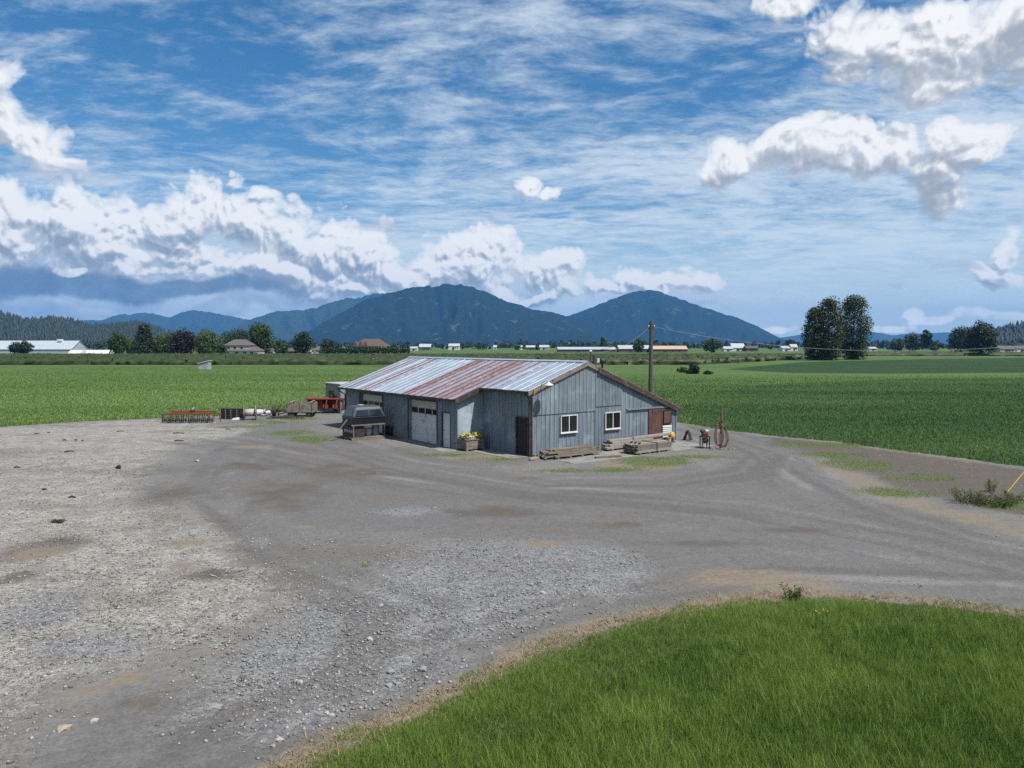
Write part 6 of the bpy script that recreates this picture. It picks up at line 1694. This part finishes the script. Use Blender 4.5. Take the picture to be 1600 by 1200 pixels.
# ---- far buildings
M_TILE = mat('grey_brown_tiles', (0.120, 0.104, 0.098), 0.8, var=0.2, scale=0.6, stretch=(1, 1, 4))
M_TILE2 = mat('brown_shingles', (0.105, 0.076, 0.066), 0.8, var=0.2, scale=0.6)
M_STUCCO = mat('pale_stucco', (0.50, 0.49, 0.47), 0.8, var=0.08)
M_TIN = mat('pale_tin_roof', (0.44, 0.47, 0.50), 0.45, var=0.1, scale=0.2)
M_TAN = mat('tan_tin_roof', (0.55, 0.38, 0.25), 0.6, var=0.1, scale=0.2)
M_GHOUSE = mat('greenhouse_glass', (0.42, 0.47, 0.52), 0.35, var=0.15, scale=0.15, stretch=(6, 1, 1))
def hip(t_, x0, x1, y0, y1, z0, zr, m, inset, ov=0.5, name='roof'):
    x0, x1, y0, y1 = x0 - ov, x1 + ov, y0 - ov, y1 + ov
    ym = (y0 + y1) / 2
    vs = [(x0, y0, z0), (x1, y0, z0), (x1, y1, z0), (x0, y1, z0), (x0 + inset, ym, zr), (x1 - inset, ym, zr)]
    vs += [(v[0], v[1], z0 - 0.25) for v in vs[:4]]
    return MB().add(vs, [(0, 1, 5, 4), (1, 2, 5), (2, 3, 4, 5), (3, 0, 4), (6, 9, 8, 7), (0, 6, 7, 1), (1, 7, 8, 2), (2, 8, 9, 3), (3, 9, 6, 0)]).build(name, m, t_)
def windows(w_, y, spots, sz):
    for (x, z) in spots:
        f = MB().box(x - sz[0] / 2 - 0.12, x + sz[0] / 2 + 0.12, y - 0.08, y - 0.002, z - 0.12, z + sz[1] + 0.12).build('window', M_WHITE, w_)
        MB().box(x - sz[0] / 2, x + sz[0] / 2, y - 0.12, y - 0.081, z, z + sz[1]).build('pane', M_GLASS, f)
p = AT(374, 556, 425)
fhs = thing('farmhouse', 'two storey farmhouse with grey hipped roof and white lower wall behind the left crop', 'house', (p[0], 425, 0))
w_ = MB().box(-8.5, 6.5, 0, 9, 3.0, 6.2).build('upper_wall', M_STUCCO, fhs)
windows(w_, 0, [(-6, 4.0), (-2.5, 4.0), (1.5, 4.0)], (1.6, 1.3))
w2 = MB().box(-8.5, 11.5, -2.5, 9.2, 0, 2.9).build('lower_wall', M_WHITE, fhs)
windows(w2, -2.5, [(-6, 0.9), (-0.5, 0.9), (4, 0.9), (8, 0.9)], (2.0, 1.4))
r_ = hip(fhs, -8.5, 6.5, 0, 9, 6.25, 9.6, M_TILE, 4.6)
MB().box(-1.5, -0.6, 4.5, 5.4, 9.0, 10.1).build('chimney', M_TILE2, r_)
hip(fhs, -8.5, 11.5, -2.6, 9.3, 3.0, 5.6, M_TILE, 3.0, 0.4, 'porch_roof')
p = AT(577, 552, 450)
bh = thing('brown_house', 'large house with steep brown roofs rising behind the clipped cedar hedge', 'house', (p[0], 450, 0))
w_ = MB().box(-10, 11, 0, 10, 0, 5.6).build('wall', mat('tan_brick', (0.22, 0.17, 0.14), 0.85, var=0.15), bh)
windows(w_, 0, [(-7, 3.4), (-2, 3.4), (8, 3.6)], (1.8, 1.3))
hip(bh, -10, 11, 0, 10, 5.65, 10.2, M_TILE2, 6.0)
for x in (-8.5, -5.2, -2.2): MB().prism([(x - 1.7, -1.2, 5.3), (x + 1.7, -1.2, 5.3), (x, -1.2, 8.9)], (0, 6, 0)).build('gable_roof', M_TILE2, bh)
MB().box(6.0, 10.8, -0.6, -0.05, 4.9, 5.3).build('white_fascia', M_WHITE, bh)
def barn(name, label, px0, px1, Y, eave, ridge, wm, rm, depth=12.0, cat='barn', door=True):
    x0, x1 = (px0 - 800) / FPX * Y, (px1 - 800) / FPX * Y
    c = (x0 + x1) / 2; hw = (x1 - x0) / 2
    t_ = thing(name, label, cat, (c, Y, 0))
    w_ = MB().box(-hw, hw, 0, depth, 0, eave).build('wall', wm, t_)
    MB().prism([(-hw - 0.4, -0.5, eave - 0.05), (-hw - 0.4, depth / 2, ridge), (-hw - 0.4, depth + 0.5, eave - 0.05), (-hw - 0.4, depth + 0.5, eave + 0.2), (-hw - 0.4, depth / 2, ridge + 0.25), (-hw - 0.4, -0.5, eave + 0.2)], (2 * hw + 0.8, 0, 0)).build('roof', rm, t_)
    for s in (-hw, hw - 0.1): MB().prism([(s, 0, eave), (s, depth, eave), (s, depth / 2, ridge - 0.05)], (0.1, 0, 0)).build('gable', wm, t_)
    if door:
        MB().box(-hw * 0.35, -hw * 0.35 + min(3.0, hw * 0.5), -0.06, -0.002, 0, eave * 0.8).build('door', M_DARKTRIM, w_)
        for q in (0.15, 0.5): MB().box(hw * q, hw * q + min(1.5, hw * 0.25), -0.06, -0.002, eave * 0.4, eave * 0.75).build('window', M_GLASS, w_)
    return t_
g_ = barn('greenhouse', 'long pale grey glasshouse with a sloping roof at the far left', -60, 112, 560, 3.0, 9.6, M_GHOUSE, M_GHOUSE, 22, 'greenhouse', False)
MB().box(26.5, 29.5, 8, 11, 9.2, 11.0).build('roof_box', M_WHITE, g_)
for i, (a, b_, lbl) in enumerate(((107, 127, 'short white poly tunnel right of the long glasshouse'), (130, 171, 'longer white poly tunnel left of the farm trees'))):
    Y = 480 + 6 * i
    x0, x1 = (a - 800) / FPX * Y, (b_ - 800) / FPX * Y
    t_ = thing('poly_tunnel', lbl, 'poly tunnel', ((x0 + x1) / 2, Y, 0))
    hw = (x1 - x0) / 2
    MB().prism([(-hw, 4 - 4 * math.cos(k / 10 * math.pi), 3.1 * math.sin(k / 10 * math.pi)) for k in range(11)], (2 * hw, 0, 0)).build('cover', M_WHITE, t_, 'auto')
    n = max(4, int(hw))
    for k in range(n): MB().tube([(-hw + 2 * hw * (k + 0.5) / n, 4 - 4.06 * math.cos(j / 8 * math.pi), 3.16 * math.sin(j / 8 * math.pi)) for j in range(9)], 0.08, 4, False).build('hoop', M_TIN, t_)
for a in [('shed', 'small gabled shed right of the grey roofed farmhouse', 415, 426, 440, 2.2, 3.6, M_STUCCO, M_TILE, 6, 'shed'),
          ('shed', 'low white lean shed next to the small gabled shed', 428, 437, 450, 1.6, 2.2, M_WHITE, M_WHITE, 4, 'shed'),
          ('shed', 'long low brown fence shed behind the crop', 443, 470, 450, 2.4, 2.9, M_TILE, M_TILE2, 4, 'shed'),
          ('shed', 'tiny white shed left of the white gabled cottage', 475, 486, 445, 2.0, 3.2, M_WHITE, M_TIN, 5, 'shed'),
          ('cottage', 'white gabled cottage at the left end of the cedar hedge', 494, 508, 440, 3.2, 5.0, M_WHITE, M_TILE, 7, 'cottage'),
          ('barn', 'small pale barn just right of the cedar hedge', 641, 652, 900, 2.6, 4.6, M_WHITE, M_TIN, 9, 'barn'),
          ('barn', 'white roofed barn second to the right of the cedar hedge', 655, 673, 950, 4.0, 8.0, M_TILE, M_TIN, 12, 'barn'),
          ('house', 'white house above the rusty roof strip', 701, 718, 1000, 5.2, 8.6, M_WHITE, M_TIN, 10, 'house'),
          ('house', 'tiny white house in the middle of the valley', 771, 776, 1050, 3.6, 6.4, M_WHITE, M_TIN, 8, 'house'),
          ('house', 'small white house left of the low white barn', 807, 816, 1050, 4.0, 6.4, M_WHITE, M_TIN, 8, 'house'),
          ('barn', 'low white barn in the middle distance above the shed ridge', 822, 836, 1000, 3.6, 6.2, M_TILE, M_TIN, 10, 'barn'),
          ('house', 'pale house between the low barn and the long white barns', 843, 858, 1050, 3.6, 6.6, M_STUCCO, M_TIN, 10, 'house'),
          ('long_barn', 'long white poultry barn above the shed gable', 872, 962, 640, 2.6, 4.6, M_TILE, M_TIN, 16, 'barn'),
          ('long_barn', 'long white barn just left of the utility pole', 967, 1015, 655, 3.0, 6.2, M_TILE, M_TIN, 16, 'barn'),
          ('long_barn', 'long barn with tan roof just right of the utility pole', 1018, 1074, 640, 2.8, 5.6, M_TILE, M_TAN, 16, 'barn'),
          ('barn', 'low white barn right of the rounded green tree', 1131, 1145, 760, 2.6, 5.0, M_WHITE, M_TIN, 12, 'barn'),
          ('barn', 'taller white barn right of the rounded green tree', 1144, 1164, 780, 3.4, 8.2, M_WHITE, M_TIN, 14, 'barn'),
          ('barn', 'dark barn right of the taller white barn', 1166, 1184, 770, 3.0, 5.6, M_TILE, M_TILE2, 12, 'barn'),
          ('barn', 'low white barn left of the white end gabled house', 1222, 1236, 800, 3.0, 5.6, M_WHITE, M_TIN, 12, 'barn'),
          ('house', 'white house left of the tall cottonwoods', 1236, 1246, 800, 4.0, 7.4, M_WHITE, M_TIN, 10, 'house'),
          ('barn', 'small white barn seen right of the tall cottonwoods', 1358, 1370, 800, 2.6, 4.4, M_WHITE, M_TIN, 10, 'barn'),
          ('house', 'grey roofed house at the right edge under the wooded slope', 1562, 1586, 620, 3.0, 5.6, M_STUCCO, M_TILE, 10, 'house'),
          ('house', 'white walled house at the very right edge', 1588, 1606, 640, 3.2, 5.6, M_WHITE, M_TILE, 10, 'house')]:
    barn(*a)

# ---- air between here and the mountains
hz = MB().box(-15500, 15500, -250, 15400, -1.0, 760).build('haze', None)
m = bpy.data.materials.new('haze_air'); m.use_nodes = True
nt = m.node_tree; nt.nodes.clear()
out = nt.nodes.new('ShaderNodeOutputMaterial'); pv = nt.nodes.new('ShaderNodeVolumePrincipled')
pv.inputs['Color'].default_value = (0.11, 0.36, 0.80, 1)
pv.inputs['Density'].default_value = 5.6e-5
pv.inputs['Anisotropy'].default_value = 0.0
nt.links.new(pv.outputs[0], out.inputs['Volume'])
hz.data.materials.append(m)
kind(hz, 'stuff')
tag(hz, 'pale blue summer haze filling the valley air', 'haze')
